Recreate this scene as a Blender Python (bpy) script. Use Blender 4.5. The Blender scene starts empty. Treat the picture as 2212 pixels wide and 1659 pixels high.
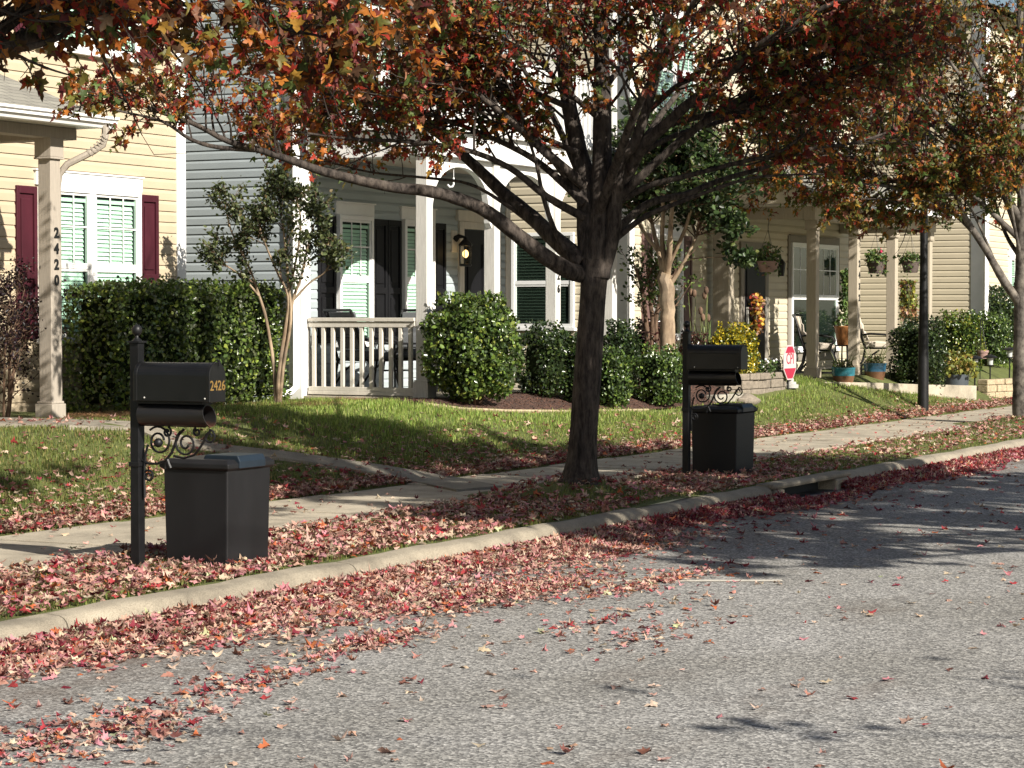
import bpy, math, random
import numpy as np
from mathutils import Vector, Matrix

random.seed(7)
RNG = np.random.default_rng(11)
R = math.radians
scene = bpy.context.scene
COL = scene.collection

# ------------------------------------------------------------------ layout
# X runs along the street (away from the camera), Y runs from the street to the houses
FPX, CX, CY = 5000.0, 1106.0, 829.5        # focal length etc. of a 2212 px wide frame
TH = R(27.56)                              # heading of the camera off the street axis
PH = math.atan(151.5 / FPX)                # slight downward pitch
CAMZ = 1.786
cT, sT = math.cos(TH), math.sin(TH)
F0 = np.array([cT, sT, 0.0]); RT = np.array([sT, -cT, 0.0]); UP = np.array([0, 0, 1.0])
AX = F0 * math.cos(PH) - UP * math.sin(PH)
CU = UP * math.cos(PH) + F0 * math.sin(PH)
CAM = np.array([0, 0, CAMZ])

def ray(px, py):
    d = AX + RT * ((px - CX) / FPX) - CU * ((py - CY) / FPX)
    return d / d.dot(F0)

def P(px, py, Z):
    return CAM + ray(px, py) * Z

def onv(px, py, v):
    d = ray(px, py); return CAM + d * (v / d[1])

def gz(u, v):
    """height of the ground on the house side of the kerb"""
    u = np.asarray(u, float); v = np.asarray(v, float)
    s = np.clip((v - 11.05) / (2.1 - 0.5 * np.clip((u - 29) / 4, 0, 1)), 0, 1)
    z = 0.15 + 0.62 * (s * 0.85 + 0.15 * s * s * (3 - 2 * s))
    z = z + 0.17 * np.exp(-((u - 18.5) ** 2 + (v - 9.0) ** 2) / 0.42)
    z = z + 0.12 * np.exp(-((u - 33.6) ** 2 + (v - 9.1) ** 2) / 0.5)
    return z

def G(px, py):
    """ground point seen at a pixel"""
    d = ray(px, py); lo, hi = 5.0, 60.0
    for _ in range(50):
        m = (lo + hi) / 2; p = CAM + d * m
        if p[2] > float(gz(p[0], p[1])): lo = m
        else: hi = m
    return CAM + d * lo

# ------------------------------------------------------------------ materials
MATS = {}
def new_mat(name):
    m = bpy.data.materials.new(name); m.use_nodes = True
    nt = m.node_tree; b = nt.nodes['Principled BSDF']
    MATS[name] = m
    return m, nt, b

def ramp(nt, stops, fac=None):
    n = nt.nodes.new('ShaderNodeValToRGB')
    cr = n.color_ramp
    while len(cr.elements) < len(stops): cr.elements.new(0.5)
    for e, (p, c) in zip(cr.elements, stops):
        e.position = p; e.color = (*c, 1) if len(c) == 3 else c
    if fac is not None: nt.links.new(fac, n.inputs[0])
    return n

def coords(nt, scale=(1, 1, 1), kind='Object'):
    tc = nt.nodes.new('ShaderNodeTexCoord'); mp = nt.nodes.new('ShaderNodeMapping')
    mp.inputs['Scale'].default_value = scale
    nt.links.new(tc.outputs[kind], mp.inputs[0]); return mp.outputs[0]

def noise(nt, vec, scale, detail=4, rough=0.6):
    n = nt.nodes.new('ShaderNodeTexNoise'); n.inputs['Scale'].default_value = scale
    n.inputs['Detail'].default_value = detail; n.inputs['Roughness'].default_value = rough
    nt.links.new(vec, n.inputs['Vector']); return n.outputs[0]

def bump(nt, b, h, strength=0.3, dist=0.01):
    n = nt.nodes.new('ShaderNodeBump'); n.inputs['Strength'].default_value = strength
    n.inputs['Distance'].default_value = dist
    nt.links.new(h, n.inputs['Height']); nt.links.new(n.outputs[0], b.inputs['Normal']); return n

def mixc(nt, fac, a, b, mode='MIX'):
    n = nt.nodes.new('ShaderNodeMix'); n.data_type = 'RGBA'; n.blend_type = mode
    if isinstance(fac, float): n.inputs[0].default_value = fac
    else: nt.links.new(fac, n.inputs[0])
    for k, x in ((6, a), (7, b)):
        if isinstance(x, tuple): n.inputs[k].default_value = (*x, 1)
        else: nt.links.new(x, n.inputs[k])
    return n.outputs[2]

def paint(name, c, rough=0.5, var=0.12, scale=3.0, stretch=(1, 1, 1), bmp=0.1, bscale=60.0, spec=0.4, metal=0.0):
    """painted / plain surface with soft stains and a fine grain"""
    m, nt, b = new_mat(name)
    v = coords(nt, stretch)
    n1 = noise(nt, v, scale, 5, 0.65)
    lo = tuple(x * (1 - var) for x in c); hi = tuple(min(1, x * (1 + var * 0.7)) for x in c)
    r = ramp(nt, [(0.3, lo), (0.7, hi)], n1)
    nt.links.new(r.outputs[0], b.inputs['Base Color'])
    b.inputs['Roughness'].default_value = rough
    b.inputs['Specular IOR Level'].default_value = spec
    b.inputs['Metallic'].default_value = metal
    if bmp: bump(nt, b, noise(nt, v, bscale, 3), bmp, 0.004)
    return m

def attr_leaf(name, trans=0.35, rough=0.5, spec=0.35, warm=1.0):
    m, nt, b = new_mat(name)
    a = nt.nodes.new('ShaderNodeAttribute'); a.attribute_name = 'Col'
    nz = noise(nt, coords(nt), 45.0, 2)
    r = ramp(nt, [(0.3, (0.75, 0.75, 0.75)), (0.7, (1.1, 1.1, 1.1))], nz)
    c = mixc(nt, 1.0, a.outputs['Color'], r.outputs[0], 'MULTIPLY')
    nt.links.new(c, b.inputs['Base Color'])
    b.inputs['Roughness'].default_value = rough; b.inputs['Specular IOR Level'].default_value = spec
    t = nt.nodes.new('ShaderNodeBsdfTranslucent'); nt.links.new(c, t.inputs['Color'])
    mx = nt.nodes.new('ShaderNodeMixShader'); mx.inputs[0].default_value = trans
    out = nt.nodes['Material Output']
    nt.links.new(b.outputs[0], mx.inputs[1]); nt.links.new(t.outputs[0], mx.inputs[2])
    nt.links.new(mx.outputs[0], out.inputs['Surface'])
    return m

def build_materials():
    # asphalt: pale aggregate in dark binder
    m, nt, b = new_mat('asphalt')
    v = coords(nt)
    vo = nt.nodes.new('ShaderNodeTexVoronoi'); vo.inputs['Scale'].default_value = 72
    nt.links.new(v, vo.inputs['Vector'])
    sp = ramp(nt, [(0.0, (0.075, 0.073, 0.07)), (0.4, (0.19, 0.185, 0.175)), (0.7, (0.36, 0.35, 0.325)), (1.0, (0.60, 0.58, 0.54))], vo.outputs['Color'])
    big = ramp(nt, [(0.3, (0.78, 0.77, 0.75)), (0.7, (1.08, 1.08, 1.1))], noise(nt, v, 0.7, 6, 0.6))
    c = mixc(nt, 1.0, sp.outputs[0], big.outputs[0], 'MULTIPLY')
    st = ramp(nt, [(0.58, (0, 0, 0)), (0.75, (0.5, 0.5, 0.5))], noise(nt, coords(nt, (0.6, 1.6, 1)), 0.9, 5))
    c = mixc(nt, st.outputs[0], c, (0.12, 0.095, 0.075))
    sx = nt.nodes.new('ShaderNodeSeparateXYZ'); nt.links.new(v, sx.inputs[0])
    mr = nt.nodes.new('ShaderNodeMapRange'); mr.interpolation_type = 'SMOOTHSTEP'; mr.inputs[1].default_value = 6.0; mr.inputs[2].default_value = 8.0
    nt.links.new(sx.outputs['Y'], mr.inputs[0])
    dn = ramp(nt, [(0.38, (0, 0, 0)), (0.62, (0.85, 0.85, 0.85))], noise(nt, coords(nt, (0.7, 1.5, 1)), 1.6, 7, 0.65))
    mu = nt.nodes.new('ShaderNodeMath'); mu.operation = 'MULTIPLY'; nt.links.new(mr.outputs[0], mu.inputs[0]); nt.links.new(dn.outputs[0], mu.inputs[1])
    c = mixc(nt, mu.outputs[0], c, (0.10, 0.068, 0.05))
    nt.links.new(c, b.inputs['Base Color']); b.inputs['Roughness'].default_value = 0.85
    b.inputs['Specular IOR Level'].default_value = 0.25
    bump(nt, b, vo.outputs['Distance'], 0.55, 0.006)
    # concrete
    for nm, base in (('path_concrete', (0.27, 0.24, 0.19)), ('concrete', (0.44, 0.385, 0.295)), ('kerb_concrete', (0.31, 0.27, 0.205))):  # the garden path's tone is darkened for the shade over it
        m, nt, b = new_mat(nm)
        v = coords(nt)
        r1 = ramp(nt, [(0.28, tuple(x * 0.5 for x in base)), (0.68, tuple(x * 1.14 for x in base))], noise(nt, v, 2.1, 7, 0.68))
        r2 = ramp(nt, [(0.35, (0.72, 0.71, 0.7)), (0.6, (1.1, 1.1, 1.1))], noise(nt, v, 130, 2))
        c = mixc(nt, 1.0, r1.outputs[0], r2.outputs[0], 'MULTIPLY')
        nt.links.new(c, b.inputs['Base Color']); b.inputs['Roughness'].default_value = 0.9
        bump(nt, b, noise(nt, v, 160, 3), 0.35, 0.004)
    # soil under the grass
    m, nt, b = new_mat('lawn_soil')
    v = coords(nt)
    r1 = ramp(nt, [(0.3, (0.07, 0.075, 0.022)), (0.55, (0.11, 0.13, 0.03)), (0.75, (0.13, 0.11, 0.05))], noise(nt, v, 3.0, 8, 0.7))
    nt.links.new(r1.outputs[0], b.inputs['Base Color']); b.inputs['Roughness'].default_value = 0.95
    bump(nt, b, noise(nt, v, 70, 4), 0.8, 0.02)
    m, nt, b = new_mat('mulch')
    v = coords(nt)
    vo = nt.nodes.new('ShaderNodeTexVoronoi'); vo.inputs['Scale'].default_value = 38
    nt.links.new(v, vo.inputs['Vector'])
    r1 = ramp(nt, [(0.0, (0.02, 0.012, 0.009)), (0.6, (0.075, 0.036, 0.024)), (1.0, (0.17, 0.08, 0.05))], vo.outputs['Color'])
    nt.links.new(r1.outputs[0], b.inputs['Base Color']); b.inputs['Roughness'].default_value = 0.95
    bump(nt, b, vo.outputs['Distance'], 1.0, 0.02)
    # bark
    def bark(nm, dark, light, vs=(1, 1, 0.25), sc=24.0, st=1.0):
        m, nt, b = new_mat(nm)
        v = coords(nt, vs)
        n1 = noise(nt, v, sc, 8, 0.7)
        r1 = ramp(nt, [(0.38, dark), (0.5, tuple((a + c) / 2 for a, c in zip(dark, light))), (0.63, light)], n1)
        n2 = noise(nt, coords(nt), 5.0, 5)
        r2 = ramp(nt, [(0.35, (0.7, 0.7, 0.72)), (0.65, (1.15, 1.12, 1.08))], n2)
        nt.links.new(mixc(nt, 1.0, r1.outputs[0], r2.outputs[0], 'MULTIPLY'), b.inputs['Base Color'])
        b.inputs['Roughness'].default_value = 0.9; b.inputs['Specular IOR Level'].default_value = 0.2
        bump(nt, b, n1, st, 0.02)
    bark('maple_bark', (0.022, 0.018, 0.016), (0.10, 0.083, 0.071))
    bark('pale_bark', (0.04, 0.034, 0.03), (0.20, 0.18, 0.155), (1, 1, 0.9), 7.0, 0.3)
    bark('crape_bark', (0.17, 0.12, 0.08), (0.40, 0.31, 0.215), (1, 1, 0.3), 6.0, 0.2)
    bark('shrub_bark', (0.07, 0.045, 0.03), (0.2, 0.13, 0.09), (1, 1, 0.3), 20.0, 0.5)
    # siding colours
    for nm, c in (('tan_siding', (0.47, 0.385, 0.268)), ('grey_siding', (0.37, 0.415, 0.43)), ('cream_siding', (0.54, 0.48, 0.36)),
                  ('ivory_siding', (0.56, 0.49, 0.36))):
        paint(nm, c, 0.5, 0.07, 2.2, (1, 1, 2.5), 0.12, 90.0, 0.35)
    paint('white_trim', (0.78, 0.77, 0.75), 0.45, 0.06, 3.0, (1, 1, 1), 0.05)
    paint('white_vinyl', (0.82, 0.83, 0.83), 0.35, 0.03, 3.0, (1, 1, 1), 0.0)
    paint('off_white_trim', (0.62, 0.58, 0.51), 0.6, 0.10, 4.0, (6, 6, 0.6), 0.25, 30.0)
    # rough-sawn painted posts
    for nm, c in (('taupe_post', (0.36, 0.315, 0.26)), ('pale_post', (0.60, 0.58, 0.54)), ('beige_post', (0.40, 0.345, 0.265)), ('brown_post', (0.24, 0.215, 0.18))):
        m, nt, b = new_mat(nm)
        v = coords(nt, (14, 14, 0.9)); n1 = noise(nt, v, 6.0, 7, 0.75)
        r1 = ramp(nt, [(0.3, tuple(x * 0.78 for x in c)), (0.62, tuple(x * 1.06 for x in c))], n1)
        nt.links.new(r1.outputs[0], b.inputs['Base Color']); b.inputs['Roughness'].default_value = 0.75
        bump(nt, b, n1, 0.5, 0.006)
    paint('burgundy_shutter', (0.055, 0.009, 0.016), 0.6, 0.3, 2.5, (1, 1, 0.5), 0.1, 60.0, 0.25)
    paint('black_shutter', (0.009, 0.009, 0.0105), 0.5, 0.2, 3.0, (1, 1, 1), 0.1, 60.0, 0.2)
    paint('brown_shutter', (0.13, 0.075, 0.066), 0.55, 0.15, 3.0)
    paint('dark_door', (0.008, 0.008, 0.010), 0.45, 0.2, 2.0, (1, 1, 1), 0.1, 60.0, 0.2)
    paint('black_metal', (0.008, 0.008, 0.009), 0.45, 0.4, 14.0, (1, 1, 1), 0.25, 220.0, 0.35)
    paint('black_enamel', (0.006, 0.0058, 0.006), 0.38, 0.5, 5.0, (1, 1, 1), 0.1, 90.0, 0.5)
    paint('bin_plastic', (0.0085, 0.0085, 0.0095), 0.5, 0.35, 4.0, (1, 1, 0.35), 0.12, 260.0, 0.45)
    paint('hatch_plastic', (0.014, 0.022, 0.032), 0.35, 0.2, 4.0)
    paint('interior_dark', (0.012, 0.014, 0.015), 0.6, 0.2, 2.0)  # near-black, stands for unlit depth in windows and drain
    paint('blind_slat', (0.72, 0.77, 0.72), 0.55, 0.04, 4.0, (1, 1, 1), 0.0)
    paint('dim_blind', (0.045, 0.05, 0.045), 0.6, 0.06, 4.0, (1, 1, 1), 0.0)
    paint('gold_paint', (0.27, 0.165, 0.05), 0.35, 0.15, 30.0, (1, 1, 1), 0.0, 60, 0.5, 0.3)
    paint('number_black', (0.012, 0.012, 0.012), 0.4, 0.1, 30.0, (1, 1, 1), 0.0)
    paint('cushion_cream', (0.60, 0.53, 0.44), 0.85, 0.08, 9.0, (1, 1, 1), 0.4, 130.0, 0.1)
    paint('cushion_grey', (0.11, 0.115, 0.12), 0.85, 0.12, 9.0, (1, 1, 1), 0.4, 130.0, 0.1)
    paint('basket_brown', (0.10, 0.075, 0.066), 0.7, 0.25, 25.0, (1, 1, 5), 0.5, 60.0)
    paint('basket_rose', (0.30, 0.19, 0.165), 0.7, 0.15, 25.0, (1, 1, 5), 0.3, 60.0)
    paint('glaze_teal', (0.03, 0.17, 0.22), 0.2, 0.35, 12.0, (1, 1, 1), 0.05, 40.0, 0.6)
    paint('glaze_blue', (0.03, 0.10, 0.17), 0.2, 0.35, 12.0, (1, 1, 1), 0.05, 40.0, 0.6)
    paint('glaze_brown', (0.15, 0.075, 0.04), 0.3, 0.4, 10.0, (1, 1, 0.3), 0.1, 40.0, 0.5)
    paint('wood_planter', (0.30, 0.13, 0.045), 0.5, 0.45, 9.0, (5, 5, 0.25), 0.2, 40.0)
    paint('grey_planter', (0.20, 0.215, 0.23), 0.6, 0.15, 5.0)
    paint('dark_planter', (0.05, 0.06, 0.07), 0.55, 0.3, 5.0)
    paint('soil', (0.03, 0.02, 0.013), 0.95, 0.4, 30.0, (1, 1, 1), 0.8, 60.0)
    paint('ornament_stone', (0.42, 0.41, 0.38), 0.8, 0.15, 12.0)
    paint('sign_red', (0.36, 0.02, 0.05), 0.4, 0.05, 8.0, (1, 1, 1), 0.0)
    paint('sign_white', (0.52, 0.44, 0.44), 0.4, 0.04, 8.0, (1, 1, 1), 0.0)
    paint('line_paint', (0.55, 0.51, 0.44), 0.8, 0.25, 18.0, (1, 1, 1), 0.3, 120.0)
    paint('frosted_lens', (0.45, 0.47, 0.46), 0.25, 0.1, 8.0)
    paint('wire_white', (0.75, 0.75, 0.75), 0.3, 0.05, 8.0, (1, 1, 1), 0.0)
    # retaining wall blocks
    for nm, c in (('block_stone', (0.25, 0.21, 0.165)), ('tan_block', (0.45, 0.36, 0.23)), ('pale_block', (0.36, 0.33, 0.27))):
        m, nt, b = new_mat(nm)
        v = coords(nt); n1 = noise(nt, v, 16.0, 7, 0.75)
        r1 = ramp(nt, [(0.32, tuple(x * 0.55 for x in c)), (0.68, tuple(x * 1.2 for x in c))], n1)
        nt.links.new(r1.outputs[0], b.inputs['Base Color']); b.inputs['Roughness'].default_value = 0.95
        bump(nt, b, n1, 0.9, 0.02)
    # shingles
    m, nt, b = new_mat('shingle')
    v = coords(nt)
    br = nt.nodes.new('ShaderNodeTexBrick'); br.inputs['Scale'].default_value = 1.0
    br.inputs['Brick Width'].default_value = 0.30; br.inputs['Row Height'].default_value = 0.135
    br.inputs['Mortar Size'].default_value = 0.006; br.inputs['Mortar'].default_value = (0.05, 0.05, 0.045, 1)
    br.inputs['Color1'].default_value = (0.27, 0.26, 0.22, 1); br.inputs['Color2'].default_value = (0.20, 0.19, 0.165, 1)
    nt.links.new(v, br.inputs['Vector'])
    r1 = ramp(nt, [(0.3, (0.8, 0.8, 0.8)), (0.7, (1.15, 1.15, 1.15))], noise(nt, v, 90, 3))
    nt.links.new(mixc(nt, 1.0, br.outputs['Color'], r1.outputs[0], 'MULTIPLY'), b.inputs['Base Color'])
    b.inputs['Roughness'].default_value = 0.95
    bump(nt, b, br.outputs['Fac'], -0.6, 0.01)
    # glass panes
    def pane(nm, tint, refl):
        m, nt, b = new_mat(nm); nt.nodes.remove(b)
        t = nt.nodes.new('ShaderNodeBsdfTransparent'); t.inputs[0].default_value = (*tint, 1)
        g = nt.nodes.new('ShaderNodeBsdfGlossy'); g.inputs['Roughness'].default_value = 0.03
        lw = nt.nodes.new('ShaderNodeLayerWeight'); lw.inputs[0].default_value = refl
        mx = nt.nodes.new('ShaderNodeMixShader'); out = nt.nodes['Material Output']
        ml = nt.nodes.new('ShaderNodeMath'); ml.operation = 'MULTIPLY'; ml.inputs[1].default_value = 0.42; nt.links.new(lw.outputs['Fresnel'], ml.inputs[0])
        nt.links.new(ml.outputs[0], mx.inputs[0]); nt.links.new(t.outputs[0], mx.inputs[1])
        nt.links.new(g.outputs[0], mx.inputs[2]); nt.links.new(mx.outputs[0], out.inputs['Surface'])
    pane('window_glass', (0.86, 0.95, 0.90), 0.10)
    pane('clear_glass', (0.9, 0.9, 0.88), 0.25)
    m, nt, b = new_mat('bulb')
    b.inputs['Base Color'].default_value = (1, 0.8, 0.5, 1)
    b.inputs['Emission Color'].default_value = (1, 0.62, 0.22, 1); b.inputs['Emission Strength'].default_value = 2.2
    attr_leaf('maple_leaf', 0.42, 0.45, 0.3)
    attr_leaf('fallen_leaf', 0.18, 0.6, 0.2)
    attr_leaf('hedge_leaf', 0.22, 0.28, 0.6)
    attr_leaf('shrub_leaf', 0.25, 0.42, 0.4)
    attr_leaf('grass_blade', 0.4, 0.55, 0.2)
    attr_leaf('straw', 0.1, 0.7, 0.1)
    attr_leaf('petal', 0.3, 0.6, 0.1)
build_materials()

# ------------------------------------------------------------------ objects
def tag(o, label=None, cat=None, group=None, kind=None):
    if label: o['label'] = label
    if cat: o['category'] = cat
    if group: o['group'] = group
    if kind: o['kind'] = kind
    return o

def empty(name, loc, label, cat, group=None):
    o = bpy.data.objects.new(name, None); COL.objects.link(o)
    o.location = tuple(float(x) for x in loc); o.empty_display_size = 0.1
    return tag(o, label, cat, group)

def link(name, me, parent=None):
    o = bpy.data.objects.new(name, me); COL.objects.link(o)
    if parent is not None:
        o.parent = parent
        # geometry is authored in world space: undo the chain of parents
        off = Vector((0, 0, 0)); p = parent
        while p is not None: off += p.location; p = p.parent
        o.location = -off
    return o

def bevel(o, w=0.004, seg=2):
    b = o.modifiers.new('bevel', 'BEVEL'); b.width = w; b.segments = seg; b.limit_method = 'ANGLE'; b.angle_limit = R(40)
    return o

class MB:
    def __init__(s): s.v = []; s.f = []
    def add(s, vs, fs):
        n = len(s.v); s.v.extend([tuple(map(float, p)) for p in vs]); s.f.extend([tuple(i + n for i in f) for f in fs])
    def box(s, x0, x1, y0, y1, z0, z1):
        s.add([(x0, y0, z0), (x1, y0, z0), (x1, y1, z0), (x0, y1, z0), (x0, y0, z1), (x1, y0, z1), (x1, y1, z1), (x0, y1, z1)],
              [(0, 3, 2, 1), (4, 5, 6, 7), (0, 1, 5, 4), (1, 2, 6, 5), (2, 3, 7, 6), (3, 0, 4, 7)])
    def lbox(s, fr, a0, a1, b0, b1, z0, z1):
        """box in a wall frame: a along the wall, b outwards, z up"""
        O, A, B = fr
        ps = []
        for z in (z0, z1):
            for a, b in ((a0, b0), (a1, b0), (a1, b1), (a0, b1)):
                ps.append((O[0] + A[0] * a + B[0] * b, O[1] + A[1] * a + B[1] * b, z))
        s.add(ps, [(0, 3, 2, 1), (4, 5, 6, 7), (0, 1, 5, 4), (1, 2, 6, 5), (2, 3, 7, 6), (3, 0, 4, 7)])
    def prism(s, poly, z0, z1):
        n = len(poly)
        s.add([(x, y, z0) for x, y in poly] + [(x, y, z1) for x, y in poly],
              [tuple(range(n))[::-1], tuple(range(n, 2 * n))] + [(i, (i + 1) % n, n + (i + 1) % n, n + i) for i in range(n)])
    def wprism(s, fr, poly, b0, b1):
        """polygon (a, z) in a wall frame, extruded outwards b0..b1"""
        O, A, B = fr; n = len(poly); ps = []
        for b in (b0, b1):
            for a, z in poly: ps.append((O[0] + A[0] * a + B[0] * b, O[1] + A[1] * a + B[1] * b, z))
        s.add(ps, [tuple(range(n))[::-1], tuple(range(n, 2 * n))] + [(i, (i + 1) % n, n + (i + 1) % n, n + i) for i in range(n)])
    def tube(s, pts, rad, n=8, cap=True):
        pts = [np.array(p, float) for p in pts]; m = len(pts)
        if not hasattr(rad, '__len__'): rad = [rad] * m
        ring = []; base = len(s.v); prev = None
        for i in range(m):
            t = pts[min(i + 1, m - 1)] - pts[max(i - 1, 0)]
            t = t / (np.linalg.norm(t) + 1e-9)
            if prev is None:
                h = np.array([0, 0, 1.0]) if abs(t[2]) < 0.9 else np.array([1.0, 0, 0])
                a = np.cross(t, h)
            else: a = prev - t * prev.dot(t)
            a /= np.linalg.norm(a) + 1e-9; prev = a; b = np.cross(t, a)
            for k in range(n):
                w = 2 * math.pi * k / n
                s.v.append(tuple(pts[i] + (a * math.cos(w) + b * math.sin(w)) * rad[i]))
        for i in range(m - 1):
            for k in range(n):
                k2 = (k + 1) % n
                s.f.append((base + i * n + k, base + i * n + k2, base + (i + 1) * n + k2, base + (i + 1) * n + k))
        if cap:
            s.f.append(tuple(base + k for k in range(n))[::-1]); s.f.append(tuple(base + (m - 1) * n + k for k in range(n)))
    def lathe(s, c, prof, n=24):
        """prof: list of (radius, z) from bottom to top"""
        base = len(s.v); m = len(prof)
        for r, z in prof:
            for k in range(n):
                w = 2 * math.pi * k / n
                s.v.append((c[0] + r * math.cos(w), c[1] + r * math.sin(w), c[2] + z))
        for i in range(m - 1):
            for k in range(n):
                k2 = (k + 1) % n
                s.f.append((base + i * n + k, base + i * n + k2, base + (i + 1) * n + k2, base + (i + 1) * n + k))
        s.f.append(tuple(base + k for k in range(n))[::-1]); s.f.append(tuple(base + (m - 1) * n + k for k in range(n)))
    def ball(s, c, r, n=14, sz=1.0):
        s.lathe(c, [(max(1e-4, r * math.sin(math.pi * i / n)), -r * sz * math.cos(math.pi * i / n)) for i in range(n + 1)], 16)
    def build(s, name, mat, parent=None, smooth=False, bev=0):
        me = bpy.data.meshes.new(name); me.from_pydata(s.v, [], s.f)
        me.materials.append(MATS[mat])
        if smooth:
            me.polygons.foreach_set('use_smooth', [True] * len(me.polygons))
            try: me.set_sharp_from_angle(angle=R(40))
            except Exception: pass
        me.update()
        o = link(name, me, parent)
        if bev: bevel(o, bev)
        return o

def raw_mesh(name, V, F, col, mat, parent=None, smooth=False):
    """V (N,3), F (M,k) all of one size, col (N,3)"""
    me = bpy.data.meshes.new(name)
    n, (m, k) = len(V), F.shape
    me.vertices.add(n); me.vertices.foreach_set('co', np.ascontiguousarray(V, np.float32).ravel())
    me.loops.add(m * k); me.loops.foreach_set('vertex_index', np.ascontiguousarray(F, np.int32).ravel())
    me.polygons.add(m); me.polygons.foreach_set('loop_start', np.arange(0, m * k, k, dtype=np.int32))
    try: me.polygons.foreach_set('loop_total', np.full(m, k, np.int32))
    except Exception: pass
    if smooth: me.polygons.foreach_set('use_smooth', np.ones(m, bool))
    me.update(calc_edges=True)
    if col is not None:
        at = me.color_attributes.new('Col', 'FLOAT_COLOR', 'POINT')
        c4 = np.ones((n, 4), np.float32); c4[:, :3] = col
        at.data.foreach_set('color', c4.ravel())
    me.materials.append(MATS[mat])
    return link(name, me, parent)

def norm(a): return a / (np.linalg.norm(a, axis=-1, keepdims=True) + 1e-9)

MAPLE = np.array([(0, 0), (0.03, 0.17), (-0.06, 0.36), (0.17, 0.30), (0.27, 0.36), (0.47, 0.52), (0.50, 0.30), (0.52, 0.15), (0.72, 0.20), (1.0, 0.0),
                  (0.72, -0.20), (0.52, -0.15), (0.50, -0.30), (0.47, -0.52), (0.27, -0.36), (0.17, -0.30), (-0.06, -0.36), (0.03, -0.17)])
def maple_leaves(name, pos, dr, nr, size, col, mat, parent=None, curl=0.5, wid=(0.8, 1.1)):
    N = len(pos); T = np.vstack([[(0.33, 0.0)], MAPLE]); K = len(T)
    dr = norm(dr); nr = norm(nr - dr * (nr * dr).sum(1, keepdims=True)); sd = np.cross(nr, dr)
    c1 = RNG.normal(0, curl, (N, 1)); c2 = RNG.normal(0, curl, (N, 1)); c3 = RNG.normal(0, 0.35 * curl, (N, 1))
    x = T[:, 0][None]; y = T[:, 1][None] * RNG.uniform(wid[0], wid[1], (N, 1))
    z = c1 * (x - 0.4) ** 2 + c2 * y * y * 1.6 + c3 * x * y * 2 + 0.10 * np.abs(y)
    z = z + RNG.normal(0, 0.035, z.shape)
    V = pos[:, None, :] + size[:, None, None] * (x[..., None] * dr[:, None] + y[..., None] * sd[:, None] + z[..., None] * nr[:, None])
    tri = np.array([(0, 1 + i, 1 + (i + 1) % len(MAPLE)) for i in range(len(MAPLE))])
    F = (np.arange(N)[:, None, None] * K + tri[None]).reshape(-1, 3)
    C = np.repeat(col[:, None, :], K, 1)
    return raw_mesh(name, V.reshape(-1, 3), F, C.reshape(-1, 3), mat, parent)

def oval_leaves(name, pos, dr, nr, size, col, mat, parent=None, width=0.32, fold=0.12):
    N = len(pos)
    T = np.array([(0, 0, 0), (0.3, width, fold), (0.7, width * 0.85, fold * 0.8), (1, 0, -0.05), (0.7, -width * 0.85, fold * 0.8), (0.3, -width, fold)]); K = 6
    dr = norm(dr); nr = norm(nr - dr * (nr * dr).sum(1, keepdims=True)); sd = np.cross(nr, dr)
    V = pos[:, None, :] + size[:, None, None] * (T[None, :, 0, None] * dr[:, None] + T[None, :, 1, None] * sd[:, None] + T[None, :, 2, None] * nr[:, None])
    quad = np.array([(0, 1, 2, 3), (0, 3, 4, 5)])
    F = (np.arange(N)[:, None, None] * K + quad[None]).reshape(-1, 4)
    C = np.repeat(col[:, None, :], K, 1)
    return raw_mesh(name, V.reshape(-1, 3), F, C.reshape(-1, 3), mat, parent)

def pick(pal, w, n, jit=0.15):
    pal = np.array(pal); w = np.array(w, float); w /= w.sum()
    c = pal[RNG.choice(len(pal), n, p=w)]
    return np.clip(c * RNG.uniform(1 - jit, 1 + jit, (n, 1)) * RNG.uniform(0.93, 1.07, (n, 3)), 0.004, 0.95)

def blades(name, pos, height, width, lean, col, mat, label, cat=None, flat=False):
    N = len(pos); w = RNG.uniform(0, 2 * math.pi, N); d = np.stack([np.cos(w), np.sin(w), np.zeros(N)], 1)
    s = np.stack([-np.sin(w), np.cos(w), np.zeros(N)], 1)
    ln = lean * RNG.uniform(0.2, 1.0, N)
    hv = height[:, None]
    if flat:
        mid = pos + d * hv * 0.5 + np.array([0, 0, 1.0]) * (RNG.uniform(0.0, 0.014, N)[:, None]); tip = pos + d * hv + np.array([0, 0, 1.0]) * RNG.uniform(-0.005, 0.03, N)[:, None]
    else:
        mid = pos + np.array([0, 0, 0.6]) * hv + d * hv * (ln * 0.35)[:, None]; tip = pos + np.array([0, 0, 0.95]) * hv * (1 - 0.3 * ln)[:, None] + d * hv * ln[:, None]
    W = width[:, None]
    V = np.stack([pos - s * W, pos + s * W, mid + s * W * 0.8, mid - s * W * 0.8, tip], 1)
    F = (np.arange(N)[:, None, None] * 5 + np.array([(0, 1, 2), (0, 2, 3), (3, 2, 4)])[None]).reshape(-1, 3)
    C = np.repeat(col[:, None, :], 5, 1)
    o = raw_mesh(name, V.reshape(-1, 3), F, C.reshape(-1, 3), mat)
    return tag(o, label, cat, kind='stuff')

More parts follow.
